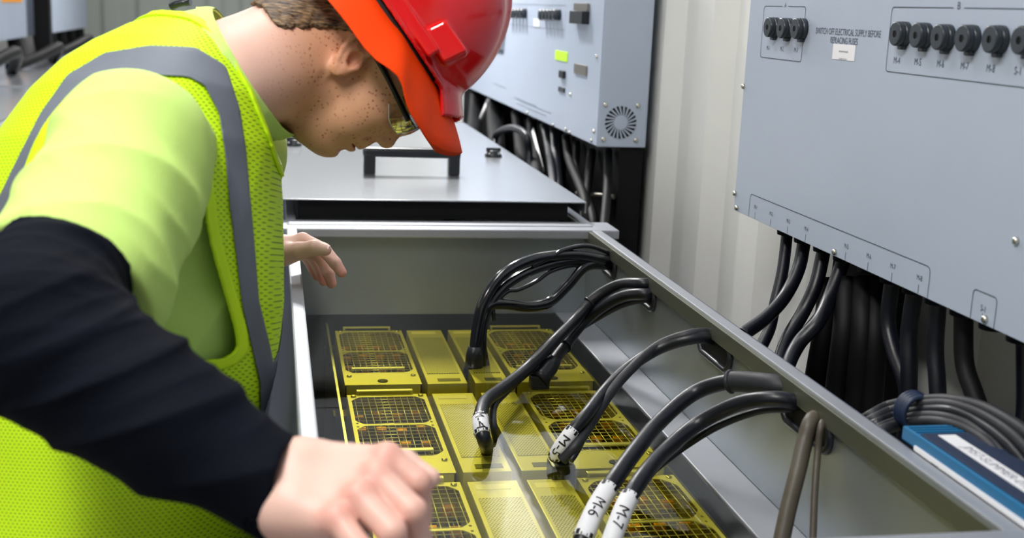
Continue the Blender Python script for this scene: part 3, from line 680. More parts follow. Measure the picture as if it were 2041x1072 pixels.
for (u, v) in ((1783, 67), (1824, 70), (1867, 74), (1916, 76), (1971, 78), (2030, 80)): y, z = at(u, v, X=CX-.016)[1:]; fuse(c1, y, z, .0155)
def screws(parent, x, pts, r=.0042):
    for (y, z) in pts:
        m = MB(); m.lathe((x, y, z), (-1, 0, 0), [(0, r), (.002, r), (.004, r*.8), (.0048, r*.4)], 14); m.build('screw', MT['screw'], parent)
screws(c1, CX, [tuple(pY(u, v)) for u, v in ((1483, 172), (1466, 385), (1470, 414), (1665, 502), (1965, 636), (2027, 480))], .0046)
# glands along its underside
GY = [at(u, v+14, X=CX+.038)[1] for u, v in ((1567, 474), (1601, 490), (1640, 508), (1680, 528), (1730, 552), (1775, 574), (1820, 596), (1866, 618), (1916, 642), (1975, 672), (2030, 700))]
for yy in GY:
    m = MB(); m.lathe((CX+.038, yy, cb+.006), (0, 0, -1), [(0, .021), (.010, .021), (.013, .017), (.022, .016)], 16); m.build('cable_gland', MT['black_plastic'], c1)

G2 = 'cables hanging under the near cabinet'
def P4(*l): return [at(u, v, X=x) for u, v, x in l]
gx = CX+.038
def hang(label, pts, r, mt_, n=10): cable('power_cable', label, pts, r, mt_, G2, n)
def top(i): return [gx, GY[i], cb-.012]
hang('leftmost cable under the near cabinet, bending down behind the rim', [top(0)] + P4((1560, 540, .80), (1545, 605, .78), (1534, 655, .765), (1512, 705, .74)) + [at(1500, 760, X=.73)], .0095, MT['cable'])
hang('cable sweeping left to the tie on the rim from the second gland', [top(1)] + P4((1592, 535, .80), (1565, 590, .77), (1528, 632, .725), (1478, 668, .668)), .0105, MT['cable'])
hang('cable curving left from the third gland of the near cabinet', [top(2)] + P4((1627, 565, .80), (1602, 620, .78), (1572, 672, .75), (1553, 725, .72), (1545, 790, .70)), .0105, MT['cable'])
hang('cable curving left from the fourth gland, in front of the dark trunking', [top(3)] + P4((1655, 590, .79), (1632, 640, .76), (1592, 685, .73), (1568, 740, .70), (1572, 800, .69)), .0105, MT['cable'])
hang('slim cable peeking out behind the fourth gland cable', P4((1650, 570, .84), (1635, 620, .80), (1600, 665, .77), (1577, 700, .74), (1570, 760, .71)), .006, MT['cable'])
hang('cable bending right below the sixth gland beside the trunking', [top(5)] + P4((1770, 640, .82), (1782, 700, .82), (1802, 755, .82), (1808, 800, .82), (1806, 900, .82)), .0105, MT['cable'])
hang('straight cable below the seventh gland of the near cabinet', [top(6)] + P4((1812, 660, .82), (1812, 730, .82), (1810, 810, .82), (1806, 900, .82)), .0112, MT['cable'])
hang('straight cable below the eighth gland of the near cabinet', [top(7)] + P4((1864, 690, .82), (1868, 760, .82), (1872, 840, .82), (1874, 930, .82)), .0108, MT['cable'])
hang('cable bending right below the ninth gland, passing behind the strapped bundle', [top(8)] + P4((1922, 720, .82), (1940, 780, .82), (1962, 840, .82), (1985, 910, .82), (2000, 990, .82)), .0115, MT['dark'])
hang('thin cable at the right edge, hanging behind the strapped bundle', [top(10)] + P4((2036, 800, .84), (2030, 880, .84), (2020, 980, .84)), .006, MT['cable'])
# dark trunking with thick hoses
tr = thing('cable_trunking', 'black trunking with thick hoses below the middle of the near cabinet', 'trunking', (.87, 1.55, FLOOR))
ya = at(1655, 600, X=.86)[1]; yb = at(1748, 700, X=.86)[1]
m = MB(); m.poly([(.86, ya, .30), (.86, yb, .30), (.86, yb+.0, FLOOR), (.86, ya+.10, FLOOR)], (.045, 0, 0)); m.build('duct', MT['dark'], tr)
for (u0, u1, xx) in ((1655, 1622, .815), (1690, 1668, .80), (1722, 1710, .815), (1745, 1738, .83)):
    C_ = spline([at(u0, 560, X=xx+.02), at((u0+u1)/2+4, 660, X=xx), at(u1, 780, X=xx), at(u1-6, 880, X=xx), at(u1-8, 1100, X=xx)], 8)
    MB().tube(C_, .017, 12).build('hose', MT['dark'], tr)

# ------------------------------------------------------------------ second cabinet with side fan
c2 = thing('electrical_cabinet', 'farther wall cabinet with a round fan grille on its side and a green sticker', 'cabinet', (CX+.06, 4, .3))
y2 = 2.884; cb2 = .298
m = MB(); m.box((CX+.002, y2, cb2), (.905, 5.6, .86), .003); m.build('cabinet_body', MT['cab'], c2)
m = MB(); m.box((CX, y2+.003, cb2+.002), (CX+.002, 5.6, .86), .0008); m.build('front_panel', MT['cab'], c2)
fc = at(1237, 244, Y=y2); R = .040
m = MB(); m.lathe((fc[0], y2-.0003, fc[2]), (0, -1, 0), [(0, R), (.0004, R)], 40); m.build('fan_opening', MT['dark'], c2)
m = MB(); m.lathe((fc[0], y2-.0007, fc[2]), (0, -1, 0), [(0, R*.43), (.001, R*.42)], 32)
nsp = 22
for k in range(nsp):
    a = 2*math.pi*k/nsp; b = a+.28; w = .055
    p0 = (R*.4*math.cos(a-w*1.8), R*.4*math.sin(a-w*1.8)); p1 = (R*.4*math.cos(a+w*1.8), R*.4*math.sin(a+w*1.8)); p2 = (R*1.02*math.cos(b+w), R*1.02*math.sin(b+w)); p3 = (R*1.02*math.cos(b-w), R*1.02*math.sin(b-w))
    m.poly([(fc[0]+q[0], y2-.0006, fc[2]+q[1]) for q in (p0, p1, p2, p3)], (0, -.001, 0))
m.build('fan_grille', MT['cab'], c2)
for sx_ in (-1, 1):
    for sz in (-1, 1):
        m = MB(); m.lathe((fc[0]+sx_*.0415, y2-.0002, fc[2]+sz*.0425), (0, -1, 0), [(0, .0062), (.002, .0062), (.004, .004)], 14); m.build('screw', MT['screw'], c2)
def q2(u, v): return at(u, v, X=CX)[1:]
screws(c2, CX, [tuple(q2(u, v)) for u, v in ((1190, 113), (1138, 189), (1052, 224), (1104, 249), (1129, 258), (1137, 264), (1185, 262), (1180, 280))], .005)
mk = MB(); x = CX-.0006
def blk(u0, v0, u1, v1, mt_, nm, th=.006, lb=None):
    a = q2(u0, v0); b = q2(u1, v1); zc = (a[1]+b[1])/2
    o = MB().box((CX-th, min(a[0], b[0]), min(a[1], b[1])), (CX+.001, max(a[0], b[0]), max(a[1], b[1])), .001).build(nm, mt_, c2)
    if lb: o['label'] = lb
for u0, u1 in ((1020, 1052), (1085, 1120)):
    n = 5
    for k in range(n):
        ua = u0+(u1-u0)*k/n; a = q2(ua+1, 20 if u0 < 1060 else 23); b = q2(ua+5.5, 34 if u0 < 1060 else 37); yc = (a[0]+b[0])/2; zc = (a[1]+b[1])/2
        m = MB(); m.lathe((CX, yc, zc), (-1, 0, 0), [(0, .0155), (.02, .0155), (.022, .012)], 16); m.build('fuse_holder', MT['fuse'], c2)
blk(1149, 6, 1175, 22, MT['strut'], 'breaker_window', .008); blk(1150, 22, 1174, 49, MT['black_plastic'], 'breaker', .02)
blk(1108, 100, 1131, 124, MT['green_label'], 'sticker', .002, 'bright green sticker')
blk(1147, 126, 1170, 152, MT['strut'], 'data_port', .004); blk(1119, 140, 1127, 157, MT['black_plastic'], 'switch', .008); blk(1115, 172, 1126, 185, MT['fuse'], 'switch', .004)
blk(990, 47, 1006, 78, MT['fuse'], 'rotary_switch', .02); blk(990, 97, 1003, 108, MT['ink'], 'name_plate', .002); blk(1065, 38, 1076, 54, MT['white'], 'sticker', .002, 'small white sticker')
for (u, v, s_) in ((990, 170, 'CAUTION'), (1080, 208, 'DISCONNECT SUPPLY BEFORE'), (1086, 216, 'SERVICING THE CABINET')): pass
# outline prints
a = q2(1012, 8); b = q2(1126, 60); rrect(mk, x, a[0], b[0], b[1], a[1], w=.0016)
for (u0, v0, u1, v1) in ((1030, 196, 1100, 215), (1030, 204, 1090, 220), (985, 165, 1008, 174), (1025, 192, 1070, 204)):
    a = q2(u0, v0); b = q2(u1, v0+2); mk.box((x-.0002, b[0], a[1]-.004), (x+.0004, a[0], a[1]))
mk.build('printed_marking', mat('faded print', (140, 150, 166), .5), c2)
# cables, trunking and added dark backing below the second cabinet
tr2 = thing('cable_trunking', 'black trunking and added dark backing below the cabinet with the side fan', 'trunking', (.86, 3.1, FLOOR))
m = MB(); m.box((.845, 2.90, FLOOR), (.905, 3.45, cb2)); m.build('duct', MT['dark'], tr2)
m = MB(); m.box((.85, 3.62, FLOOR), (.905, 4.25, cb2)); m.build('duct', MT['dark'], tr2)  # this box and the next: backdrop added to keep the cable gap dark
m = MB(); m.box((.85, 4.5, FLOOR), (.905, 5.5, cb2)); m.build('duct', MT['dark'], tr2)
for yy in (3.35, 3.8, 4.6):
    m = MB(); m.lathe((.83, yy, cb2), (0, 0, -1), [(0, .024), (.014, .022), (.02, .016)], 14); m.build('gland', MT['black_plastic'], tr2)
G3 = 'cables below the cabinet with the side fan'
ub = thing('mounting_strut', 'short galvanised bar across the cables behind the lid corner', 'bracket', tuple(at(1190, 390, X=.80)))
m = MB(); p = at(1150, 386, X=.80); q = at(1224, 392, X=.84); m.tube([p, q], .007, 8); m.build('bar', MT['strut'], ub)
bd = [((1212, 300), (1210, 380), (1203, 470), .011, 'cable hanging straight below the side fan'),
      ((1180, 300), (1170, 380), (1160, 480), .012, 'cable just left of the one below the side fan'),
      ((1150, 285), (1150, 350), (1180, 430), .010, 'cable running down to the lid corner at a slant'),
      ((1128, 272), (1135, 320), (1165, 400), .012, 'cable with a white mark beside the slanted one'),
      ((1105, 262), (1108, 320), (1115, 400), .014, 'bluish cable hanging behind the lid edge'),
      ((1085, 250), (1095, 300), (1105, 380), .014, 'cable left of the bluish one behind the lid edge'),
      ((1060, 240), (1062, 290), (1070, 350), .018, 'wide dark cable in the middle below the cabinet bottom'),
      ((1030, 225), (1035, 270), (1040, 330), .02, 'dark cable nearest the arched loop'),
      ((985, 200), (985, 240), (990, 290), .03, 'dark thick cable behind the far lid corner'),
      ((950, 190), (948, 225), (945, 270), .03, 'dark thick cable beside the helmet peak')]
for a, b, c, r, lb_ in bd:
    k = cable('power_cable', lb_, spline([at(*a, X=.83), at(*b, X=.80), at(*c, X=.74), at(c[0]+4, c[1]+90, X=.73)], 6), r, MT['dark'] if r != .014 else MT['cable'], G3, 2)
cable('power_cable', 'black cable arching in a loop behind the lid latch', [at(985, 300, X=.69), at(990, 268, X=.70), at(1020, 255, X=.71), at(1048, 270, X=.73), at(1055, 310, X=.74), at(1055, 370, X=.73)], .011, MT['cable'], G3, 8)
# pale brackets far below the cabinet
for (a, b, lb_) in (((975, 195), (952, 252), 'slanting white strip behind the far lid corner'), ((1062, 262), (1082, 340), 'pale slanting strip behind the arched cable loop')):
    o = MB().tube([at(*a, X=.80), at(*b, X=.78)], .014, 4, flat=.3).build('mounting_strip', MT['white']); tag(o, lb_, 'bracket')

# ------------------------------------------------------------------ blue device and strapped bundle right of the rim
dv = thing('network_switch', 'blue and navy box with a white label strip on the rim of the open tank', 'device', (.70, .95, RZ))
y1b = at(1757, 846, Z=.202)[1]
m = MB(); m.box((.6645, .45, RZ+.002), (.736, y1b, .2005), .002); m.build('housing', MT['blue'], dv)
m = MB(); m.box((.6680, .45, .2005), (.734, y1b-.030, .2022), .0008); m.build('top_panel', MT['navy'], dv)
m = MB(); m.box((.684, .45, .2022), (.704, at(1830, 868, Z=.2028)[1], .2028)); wl = m.build('label_strip', MT['white'], dv)
m = MB(); text_on(m, 'JM57-SUMMER-0123', .0155, (.694, at(1925, 935, Z=.203)[1], .203), (0, -1, 0), (1, 0, 0), .9); m.build('lettering', mat('faint ink', (120, 120, 134), .6), wl)
m = MB(); m.box((.6625, .45, RZ+.001), (.6645, y1b-.03, RZ+.006)); m.build('edge_trim', MT['white'], dv)
for k in range(3): MB().box((.667+.0, y1b-.024+.007*k, .2003), (.728, y1b-.021+.007*k, .2016)).build('vent_rib', MT['blue'], dv)
G4 = 'cables strapped together over the blue box'
bun = [((1700, 850), (1735, 828), (1775, 808), (1830, 799), (1890, 797), (1960, 812), (2030, 850), (2100, 905)),
       ((1705, 856), (1740, 836), (1780, 818), (1830, 808), (1890, 806), (1955, 825), (2020, 866), (2080, 930)),
       ((1712, 862), (1745, 845), (1785, 830), (1830, 820), (1890, 818), (1945, 838), (2010, 885), (2070, 960)),
       ((1720, 870), (1752, 854), (1790, 840), (1832, 830), (1885, 832), (1940, 852), (2000, 905), (2055, 985)),
       ((1722, 874), (1756, 858), (1795, 846), (1835, 840), (1880, 842), (1935, 860), (1985, 900), (2050, 1000))]
for i, l in enumerate(bun):
    lb_ = ['topmost cable of the strapped bundle', 'second cable from the top of the strapped bundle', 'middle cable of the strapped bundle', 'second lowest cable of the strapped bundle', 'lowest cable of the strapped bundle'][i]
    cable('power_cable', lb_, [at(u, v, X=.735-.004*i-(.03 if k < 2 else 0)+(.01 if k > 4 else 0)) for k, (u, v) in enumerate(l)], .0068, MT['cable_dusty' if i != 2 else 'cable'], G4)
pc = at(1822, 820, X=.727)
m = MB(); ring = []
for k in range(25):
    a = 2*math.pi*k/24; ring.append((pc[0]+.018*math.cos(a), pc[1]+.0, pc[2]+.020*math.sin(a)))
for w in (-.009, -.003, .003, .009): m.tube([(p[0], p[1]+w, p[2]) for p in ring], .0036, 6, cap=False)
o = m.build('cable_strap', MT['navy']); tag(o, 'dark hook-and-loop strap around the bundle over the blue box', 'strap')

# ------------------------------------------------------------------ far cabinets on the left wall
FX = -1.62
for (ya, yb, lb_) in ((5.0, 8.75, 'blurred cabinet with an orange mark on the far left wall'), (9.05, 11.5, 'farthest blurred cabinet, left of the vest shoulder')):
    t = thing('electrical_cabinet', lb_, 'cabinet', (FX-.06, (ya+yb)/2, .3))
    MB().box((FX-.14, ya, .30), (FX, yb, .95), .004).build('cabinet_body', MT['cab'], t)
    if ya < 6:
        MB().box((FX, 8.0, .53), (FX+.006, 8.6, .75)).build('sticker', MT['amber'], t)
        MB().box((FX, 7.1, .56), (FX+.006, 7.5, .70)).build('sticker', MT['green_label'], t)
    for k in range(5):
        yy = ya+.4+k*(yb-ya-.6)/4
        C_ = spline([(FX-.05, yy, .31), (FX-.03, yy+.05, .1), (FX+.05*(k % 2), yy+.12, -.05), (FX, yy, -.2)], 5)
        cable('power_cable', 'blurred black cable below a far left cabinet', C_, .045, MT['dark'], 'cables below the far left cabinets', 2, seg=8)
for i, (yy, zz, l_) in enumerate(((6.2, .28, .9), (7.4, .26, 1.0), (8.6, .27, 1.2))):
    o = MB().tube(spline([(-1.35, yy-.6, .21), (-1.25, yy-.3, zz), (-1.2, yy, zz+.04), (-1.3, yy+.4, .20)], 8), .03, 8).build('coolant_hose', MT['dark'])
    tag(o, ['black hose lying on the far left lid, nearest one', 'black hose on the far left lid, the middle one', 'black hose on the far left lid, farthest one'][i], 'hose')
o = MB().box((-1.6, 8.9, -.8), (-1.5, 9.0, 1.0)).build('dark_gap_post', MT['dark']); tag(o, 'black upright post filling the dark gap between the two far left cabinets', 'filler')  # black post put in for the dark gap between the cabinets
# ------------------------------------------------------------------ the person: surfaces grown from blended volumes
def vec(*a): return np.array(a, float)
def ln(P): return np.sqrt((P*P).sum(-1))
def smin(a, b, k): 
    h = np.clip(.5+.5*(b-a)/k, 0, 1); return b*(1-h)+a*h-k*h*(1-h)
def smax(a, b, k): return -smin(-a, -b, k)
def ball(P, c, r): return ln(P-c)-r
def ell(P, c, r, R=None):
    q = P-c
    if R is not None: q = q @ R.T
    k0 = ln(q/r); k1 = ln(q/(r*r)); return k0*(k0-1)/np.maximum(k1, 1e-6)
def cone(P, a, b, ra, rb):
    ab = b-a; t = np.clip(((P-a)@ab)/(ab@ab), 0, 1); return ln(P-a-t[:, None]*ab)-(ra+(rb-ra)*t)
def chain(P, pts, rs, k=.008):
    d = None
    for i in range(len(pts)-1):
        e = cone(P, pts[i], pts[i+1], rs[i], rs[i+1]); d = e if d is None else smin(d, e, k)
    return d
def ridge(x): return (1-np.abs(np.sin(x)))**1.6
def wob(P, f, s=0.):
    """cheap smooth noise, about -1..1"""
    x, y, z = P[:, 0]*f+s, P[:, 1]*f+1.7*s, P[:, 2]*f-.6*s
    return (np.sin(x+1.3*np.sin(y*.9+z*.4))+np.sin(y*1.3+1.1*np.sin(z*.8+x*.5))+np.sin(z*1.2+1.2*np.sin(x*.7-y*.6)))/3
def grow(f, lo, hi, h, newton=1):
    """dual surface mesh of f = 0 inside the box"""
    B = 12; lo = np.array(lo, float); hi = np.array(hi, float); nb = np.ceil((hi-lo)/(h*B)).astype(int)
    g = np.stack(np.meshgrid(*[np.arange(n) for n in nb], indexing='ij'), -1).reshape(-1, 3)
    c = lo+(g+.5)*h*B; d = f(c); act = g[np.abs(d) < h*B*.87*1.7+.006]
    NN = nb*B+2; ids = []; pos = []; quads = []
    idx = np.arange(B+1); off = np.stack(np.meshgrid(idx, idx, idx, indexing='ij'), -1).reshape(-1, 3)
    for s in range(0, len(act), 160):
        bl = act[s:s+160]; n = len(bl); nodes = (bl[:, None, :]*B+off[None]); Pn = lo+nodes.reshape(-1, 3)*h
        D = f(Pn).reshape(n, B+1, B+1, B+1); S = D < 0
        acc = np.zeros((n, B, B, B, 3)); cnt = np.zeros((n, B, B, B))
        for ax in range(3):
            o1, o2 = [a for a in range(3) if a != ax]
            for i in (0, 1):
                for j in (0, 1):
                    sl0 = [slice(None)]*4; sl1 = [slice(None)]*4
                    for a, q in ((o1, i), (o2, j)): sl0[a+1] = slice(q, q+B); sl1[a+1] = slice(q, q+B)
                    sl0[ax+1] = slice(0, B); sl1[ax+1] = slice(1, B+1)
                    d0, d1 = D[tuple(sl0)], D[tuple(sl1)]; cr_ = (d0 < 0) != (d1 < 0)
                    t = np.where(cr_, d0/np.where(cr_, d0-d1, 1), 0)
                    acc[..., ax] += np.where(cr_, t, 0); acc[..., o1] += cr_*i; acc[..., o2] += cr_*j; cnt += cr_
        m = cnt > 0; w = np.argwhere(m)
        if len(w):
            cell = bl[w[:, 0]]*B+w[:, 1:]; ids.append((cell[:, 0]*NN[1]+cell[:, 1])*NN[2]+cell[:, 2]); pos.append(lo+(cell+acc[m]/cnt[m][:, None])*h)
        for ax in range(3):
            o1, o2 = [(1, 2), (2, 0), (0, 1)][ax]
            a = S[:, :B, :B, :B]; sl = [slice(None)]+[slice(0, B)]*3; sl[ax+1] = slice(1, B+1); b = S[tuple(sl)]
            w = np.argwhere(a != b)
            if not len(w): continue
            nd = bl[w[:, 0]]*B+w[:, 1:]; inside = a[tuple(w.T)]
            def cid(x): return (x[:, 0]*NN[1]+x[:, 1])*NN[2]+x[:, 2]
            e1 = np.zeros(3, int); e1[o1] = 1; e2 = np.zeros(3, int); e2[o2] = 1
            q = np.stack([cid(nd-e1-e2), cid(nd-e2), cid(nd), cid(nd-e1)], 1); q[~inside] = q[~inside][:, ::-1]
            ok = (nd-e1-e2 >= 0).all(1); quads.append(q[ok])
    ids = np.concatenate(ids); pos = np.concatenate(pos); Q = np.concatenate(quads)
    o = np.argsort(ids); ids = ids[o]; pos = pos[o]
    k = np.clip(np.searchsorted(ids, Q), 0, len(ids)-1); ok = (ids[k] == Q).all(1); Q = k[ok]
    for _ in range(newton):
        e = h*.3; d0 = f(pos); G = np.stack([(f(pos+vec(*[e*(a == i) for i in range(3)]))-d0)/e for a in range(3)], 1)
        l = (G*G).sum(1); st = -(d0/np.maximum(l, .2))[:, None]*G; st = np.clip(st, -h*.6, h*.6); pos = pos+st
    return pos, Q
def to_place(q): return CAM+q[:, :1]*XR+q[:, 1:2]*DN+q[:, 2:3]*FW       # person frame (right, down, away) -> place
def grid_object(name, pos, Q, m, parent=None, loc=None, keep=None, smooth=2):
    if keep is not None:
        Q = Q[keep(pos[Q].mean(1))]; used = np.unique(Q); mp = np.full(len(pos), -1); mp[used] = np.arange(len(used)); Q = mp[Q]; pos = pos[used]
    W = to_place(pos)
    if smooth:
        E = np.concatenate([Q[:, [0, 1]], Q[:, [1, 2]], Q[:, [2, 3]], Q[:, [3, 0]]]); deg = np.bincount(E.ravel(), minlength=len(W))[:, None]
        cntE = np.unique(np.sort(E, 1), axis=0, return_counts=True); bd = np.unique(cntE[0][cntE[1] == 1])
        for it in range(smooth):
            s = np.zeros_like(W)
            for a in range(3): s[:, a] = np.bincount(E[:, 0], W[E[:, 1], a], len(W))+np.bincount(E[:, 1], W[E[:, 0], a], len(W))
            nw = W+.5*(s/deg-W)
            # free edges are relaxed along themselves only
            if len(bd):
                be = cntE[0][cntE[1] == 1]; sb = np.zeros_like(W); db = np.bincount(be.ravel(), minlength=len(W))[:, None]
                for a in range(3): sb[:, a] = np.bincount(be[:, 0], W[be[:, 1], a], len(W))+np.bincount(be[:, 1], W[be[:, 0], a], len(W))
                nw[bd] = W[bd]+.5*(sb[bd]/np.maximum(db[bd], 1)-W[bd])
            W = nw
    me = bpy.data.meshes.new(name); me.vertices.add(len(W)); me.vertices.foreach_set('co', W.astype(np.float32).ravel())
    me.loops.add(Q.size); me.loops.foreach_set('vertex_index', Q.ravel().astype(np.int32)); me.polygons.add(len(Q))
    me.polygons.foreach_set('loop_start', np.arange(0, Q.size, 4, dtype=np.int32)); me.polygons.foreach_set('loop_total', np.full(len(Q), 4, np.int32))
    me.polygons.foreach_set('use_smooth', np.ones(len(Q), bool)); me.update(calc_edges=True)
    o = link(name, me, m, parent, loc); return o, pos

def b(u, v, d):  # survey direction and distance -> person frame
    return vec((u-1020.5)*d/FL, (v-536)*d/FL, d)
def down(p, z):  # point straight below p on the height z, in the person frame
    w = CAM+p[0]*XR+p[1]*DN+p[2]*FW; w[2] = z; q = w-CAM; return vec(q@XR, q@DN, q@FW)
def of_place(w): q = np.array(w, float)-CAM; return vec(q@XR, q@DN, q@FW)

# ---- head frame: F forward out of the face, K up to the crown, S to his right (towards the viewer)
HD = 1.56; HE = b(715, 135, HD)
Fv = vec(.43, .90, 0); Fv /= ln(Fv[None])[0]; Kv = vec(.90, -.43, 0); Kv = Kv-Fv*(Kv@Fv); Kv /= np.sqrt(Kv@Kv); Sv = vec(0, 0, -1.)
_t = math.radians(3); Fv, Sv = Fv*math.cos(_t)-Sv*math.sin(_t), Sv*math.cos(_t)+Fv*math.sin(_t)
RH = np.stack([Fv, Kv, Sv])        # rows: local axes
def hp(F, K, S=0): return HE+(F*Fv+K*Kv+S*Sv)/1000
def loc_h(P): return (P-HE)@RH.T*1000     # mm
def mm(*a): return vec(*a)/1000
def head(P):
    Rm = RH
    d = ell(P, hp(8, 48, 0), mm(94, 74, 74), Rm)
    d = smin(d, ell(P, hp(-30, 38, 0), mm(72, 66, 70), Rm), .02)
    d = smin(d, ell(P, hp(42, -12, 0), mm(50, 62, 55), Rm), .03)        # face mass
    d = smin(d, ell(P, hp(45, -45, 0), mm(42, 42, 47), Rm), .02)         # jaw
    d = smin(d, ball(P, hp(66, -73, 0), .0185), .022)                     # chin
    d = smin(d, ell(P, hp(30, -78, 0), mm(45, 30, 44), Rm), .03)          # under the chin
    d = smin(d, ell(P, hp(74, -38, 0), mm(17, 22, 26), Rm), .016)         # muzzle
    d = smin(d, ell(P, hp(79, -41.5, 0), mm(9.5, 4.2, 21), Rm), .004)      # upper lip
    d = smin(d, ell(P, hp(76.5, -55, 0), mm(9.0, 5.2, 18), Rm), .004)        # lower lip
    d = smin(d, ell(P, hp(74, 48, 0), mm(14, 10, 46), Rm), .018)          # brow
    for s in (-1, 1):
        d = smin(d, ell(P, hp(55, -4, 36*s), mm(26, 18, 20), Rm), .02)    # cheekbone
        d = smin(d, ell(P, hp(50, -32, 34*s), mm(26, 24, 17), Rm), .02)   # cheek
        d = smin(d, ell(P, hp(8, -42, 47*s), mm(18, 26, 12), Rm), .022)   # jaw corner
    d = smin(d, cone(P, hp(80, 30), hp(99, -6), .0075, .0098), .010)      # nose
    d = smin(d, ball(P, hp(99, -9), .0098), .004)
    for s in (-1, 1):
        d = smin(d, ell(P, hp(91, -14, 11*s), mm(10, 7.5, 6), Rm), .004)
        d = smax(d, -ell(P, hp(93, -21.5, 7*s), mm(4.8, 5, 3), Rm), .002)    # nostril
        d = smax(d, -ell(P, hp(86, 24, 32*s), mm(10, 12, 16), Rm), .012)   # eye hollow
        d = smin(d, ell(P, hp(70, 23, 31*s), mm(12.5, 11, 13), Rm), .004)  # eyelid over the ball
        d = smax(d, -ell(P, hp(83.5, 19, 32*s), mm(3.2, 1.2, 11), Rm), .002) # lid line
    d = smax(d, -ell(P, hp(88, -48, 0), mm(11, 1.6, 25), Rm), .003)        # mouth line
    d = smax(d, -ell(P, hp(91, -66, 0), mm(10, 5, 20), Rm), .008)          # groove above the chin
    for s in (-1, 1):                                                     # smile fold
        d = smax(d, -cone(P, hp(90, -20, 22*s), hp(72, -52, 35*s), .0016, .0014), .006)
    for s in (-1, 1): d = smin(d, ear(P, s), .004)
    return d
def ear(P, s):
    q = loc_h(P); q[:, 2] *= s
    # tilt: ear axis leans back
    a = math.radians(20); F, K, S = q[:, 0]*math.cos(a)+q[:, 1]*math.sin(a), -q[:, 0]*math.sin(a)+q[:, 1]*math.cos(a), q[:, 2]-77
    F = F+2; K = K-6
    L3 = np.stack([F, K, S], 1)/1000
    plate = ell(L3, mm(0, 0, 0), mm(15.5, 30, 6.5))
    plate = smin(plate, cone(L3, mm(4, -18, -8), mm(6, 16, -10), .007, .007), .005)
    conch = ell(L3, mm(3.5, -4, 5), mm(8, 11.5, 9))
    foss = ell(L3, mm(1.5, 17, 6), mm(8.5, 7, 5.5))
    d = smax(smax(plate, -conch, .0025), -foss, .0025)
    rim = None; pts = []
    for k in range(11):
        t = math.radians(-50+k*27); pts.append(mm(-15.0*math.sin(t)*1.0, 28.5*math.cos(t-0.0)*1.0+1, 3.2))
    pts = [mm(9, 4, 3), mm(12, 13, 3), mm(11, 23, 3.4), mm(4, 30, 3.6), mm(-5, 30.5, 4), mm(-12.5, 24, 4.4), mm(-15.5, 12, 4.6), mm(-15, -2, 4.4), mm(-11, -15, 3.6), mm(-6, -24, 2.4)]
    rim = chain(L3, pts, [.0030, .0034, .0038, .0040, .0042, .0043, .0043, .0041, .0038, .0038], .002)
    lobe = ell(L3, mm(-1, -25, 1), mm(7.5, 8, 4))
    ah = chain(L3, [mm(6, 16, 1), mm(-4, 12, 3), mm(-8.5, 1, 3.2), mm(-5, -11, 2.6), mm(1, -15, 2.4)], [.002, .0028, .003, .0028, .002], .003)
    d = smin(d, rim, .0015); d = smin(d, lobe, .005); d = smin(d, ah, .003)
    d = smin(d, ell(L3, mm(13, -7, 1), mm(4, 5.5, 4)), .003)             # tragus
    return d
# ---- trunk as a spine of rounded slices; columns: down, back, front (survey columns at the trunk's own distance), half width, centre distance
TD = 1.46
SL = np.array([
 [-45, 428, 446, .03, 1.50], [-10, 405, 452, .04, 1.50], [15, 352, 456, .045, 1.49], [40, 283, 462, .065, 1.48], [60, 240, 470, .082, 1.475], [100, 182, 490, .112, 1.465], [140, 138, 508, .140, 1.46],
 [200, 92, 530, .170, 1.455], [300, 30, 550, .190, 1.45], [400, -18, 560, .195, 1.45], [500, -52, 568, .188, 1.45], [600, -70, 570, .182, 1.45],
 [700, -80, 560, .178, 1.45], [800, -85, 545, .178, 1.45], [900, -88, 535, .180, 1.45], [1000, -85, 525, .182, 1.45], [1110, -70, 515, .184, 1.45], [1160, -60, 508, .184, 1.45]])
_v = (SL[:, 0]-536)*TD/FL; _a = (SL[:, 1]-1020.5)*TD/FL; _b = (SL[:, 2]-1020.5)*TD/FL
def trunk(P, inset=0.):
    y = P[:, 1]; xa = np.interp(y, _v, _a); xb = np.interp(y, _v, _b); hw = np.interp(y, _v, SL[:, 3])-inset; cz = np.interp(y, _v, SL[:, 4])
    cx = (xa+xb)/2; hx = (xb-xa)/2-inset; hw = np.maximum(hw, .005); hx = np.maximum(hx, .005)
    n = 2.25; q = (np.abs((P[:, 0]-cx)/hx)**n+np.abs((P[:, 2]-cz)/hw)**n)**(1/n)
    d = (q-1)*np.minimum(hx, hw)
    d = smax(d*.85, (_v[0]+inset)-y, .03); return smax(d, y-(_v[-1]-inset), .02)
# ---- joints
SHR = b(262, 290, 1.25); ELR = b(62, 645, .985); WRR = b(572, 990, .965)
NK0 = b(455, 160, 1.47); NK1 = b(660, 105, 1.56)
SHL = b(430, 300, 1.66); WRL = of_place(at(528, 497, Y=1.94)); ELL = b(330, 560, 1.80)
HIPR = b(190, 1060, 1.37); HIPL = b(200, 1040, 1.53)
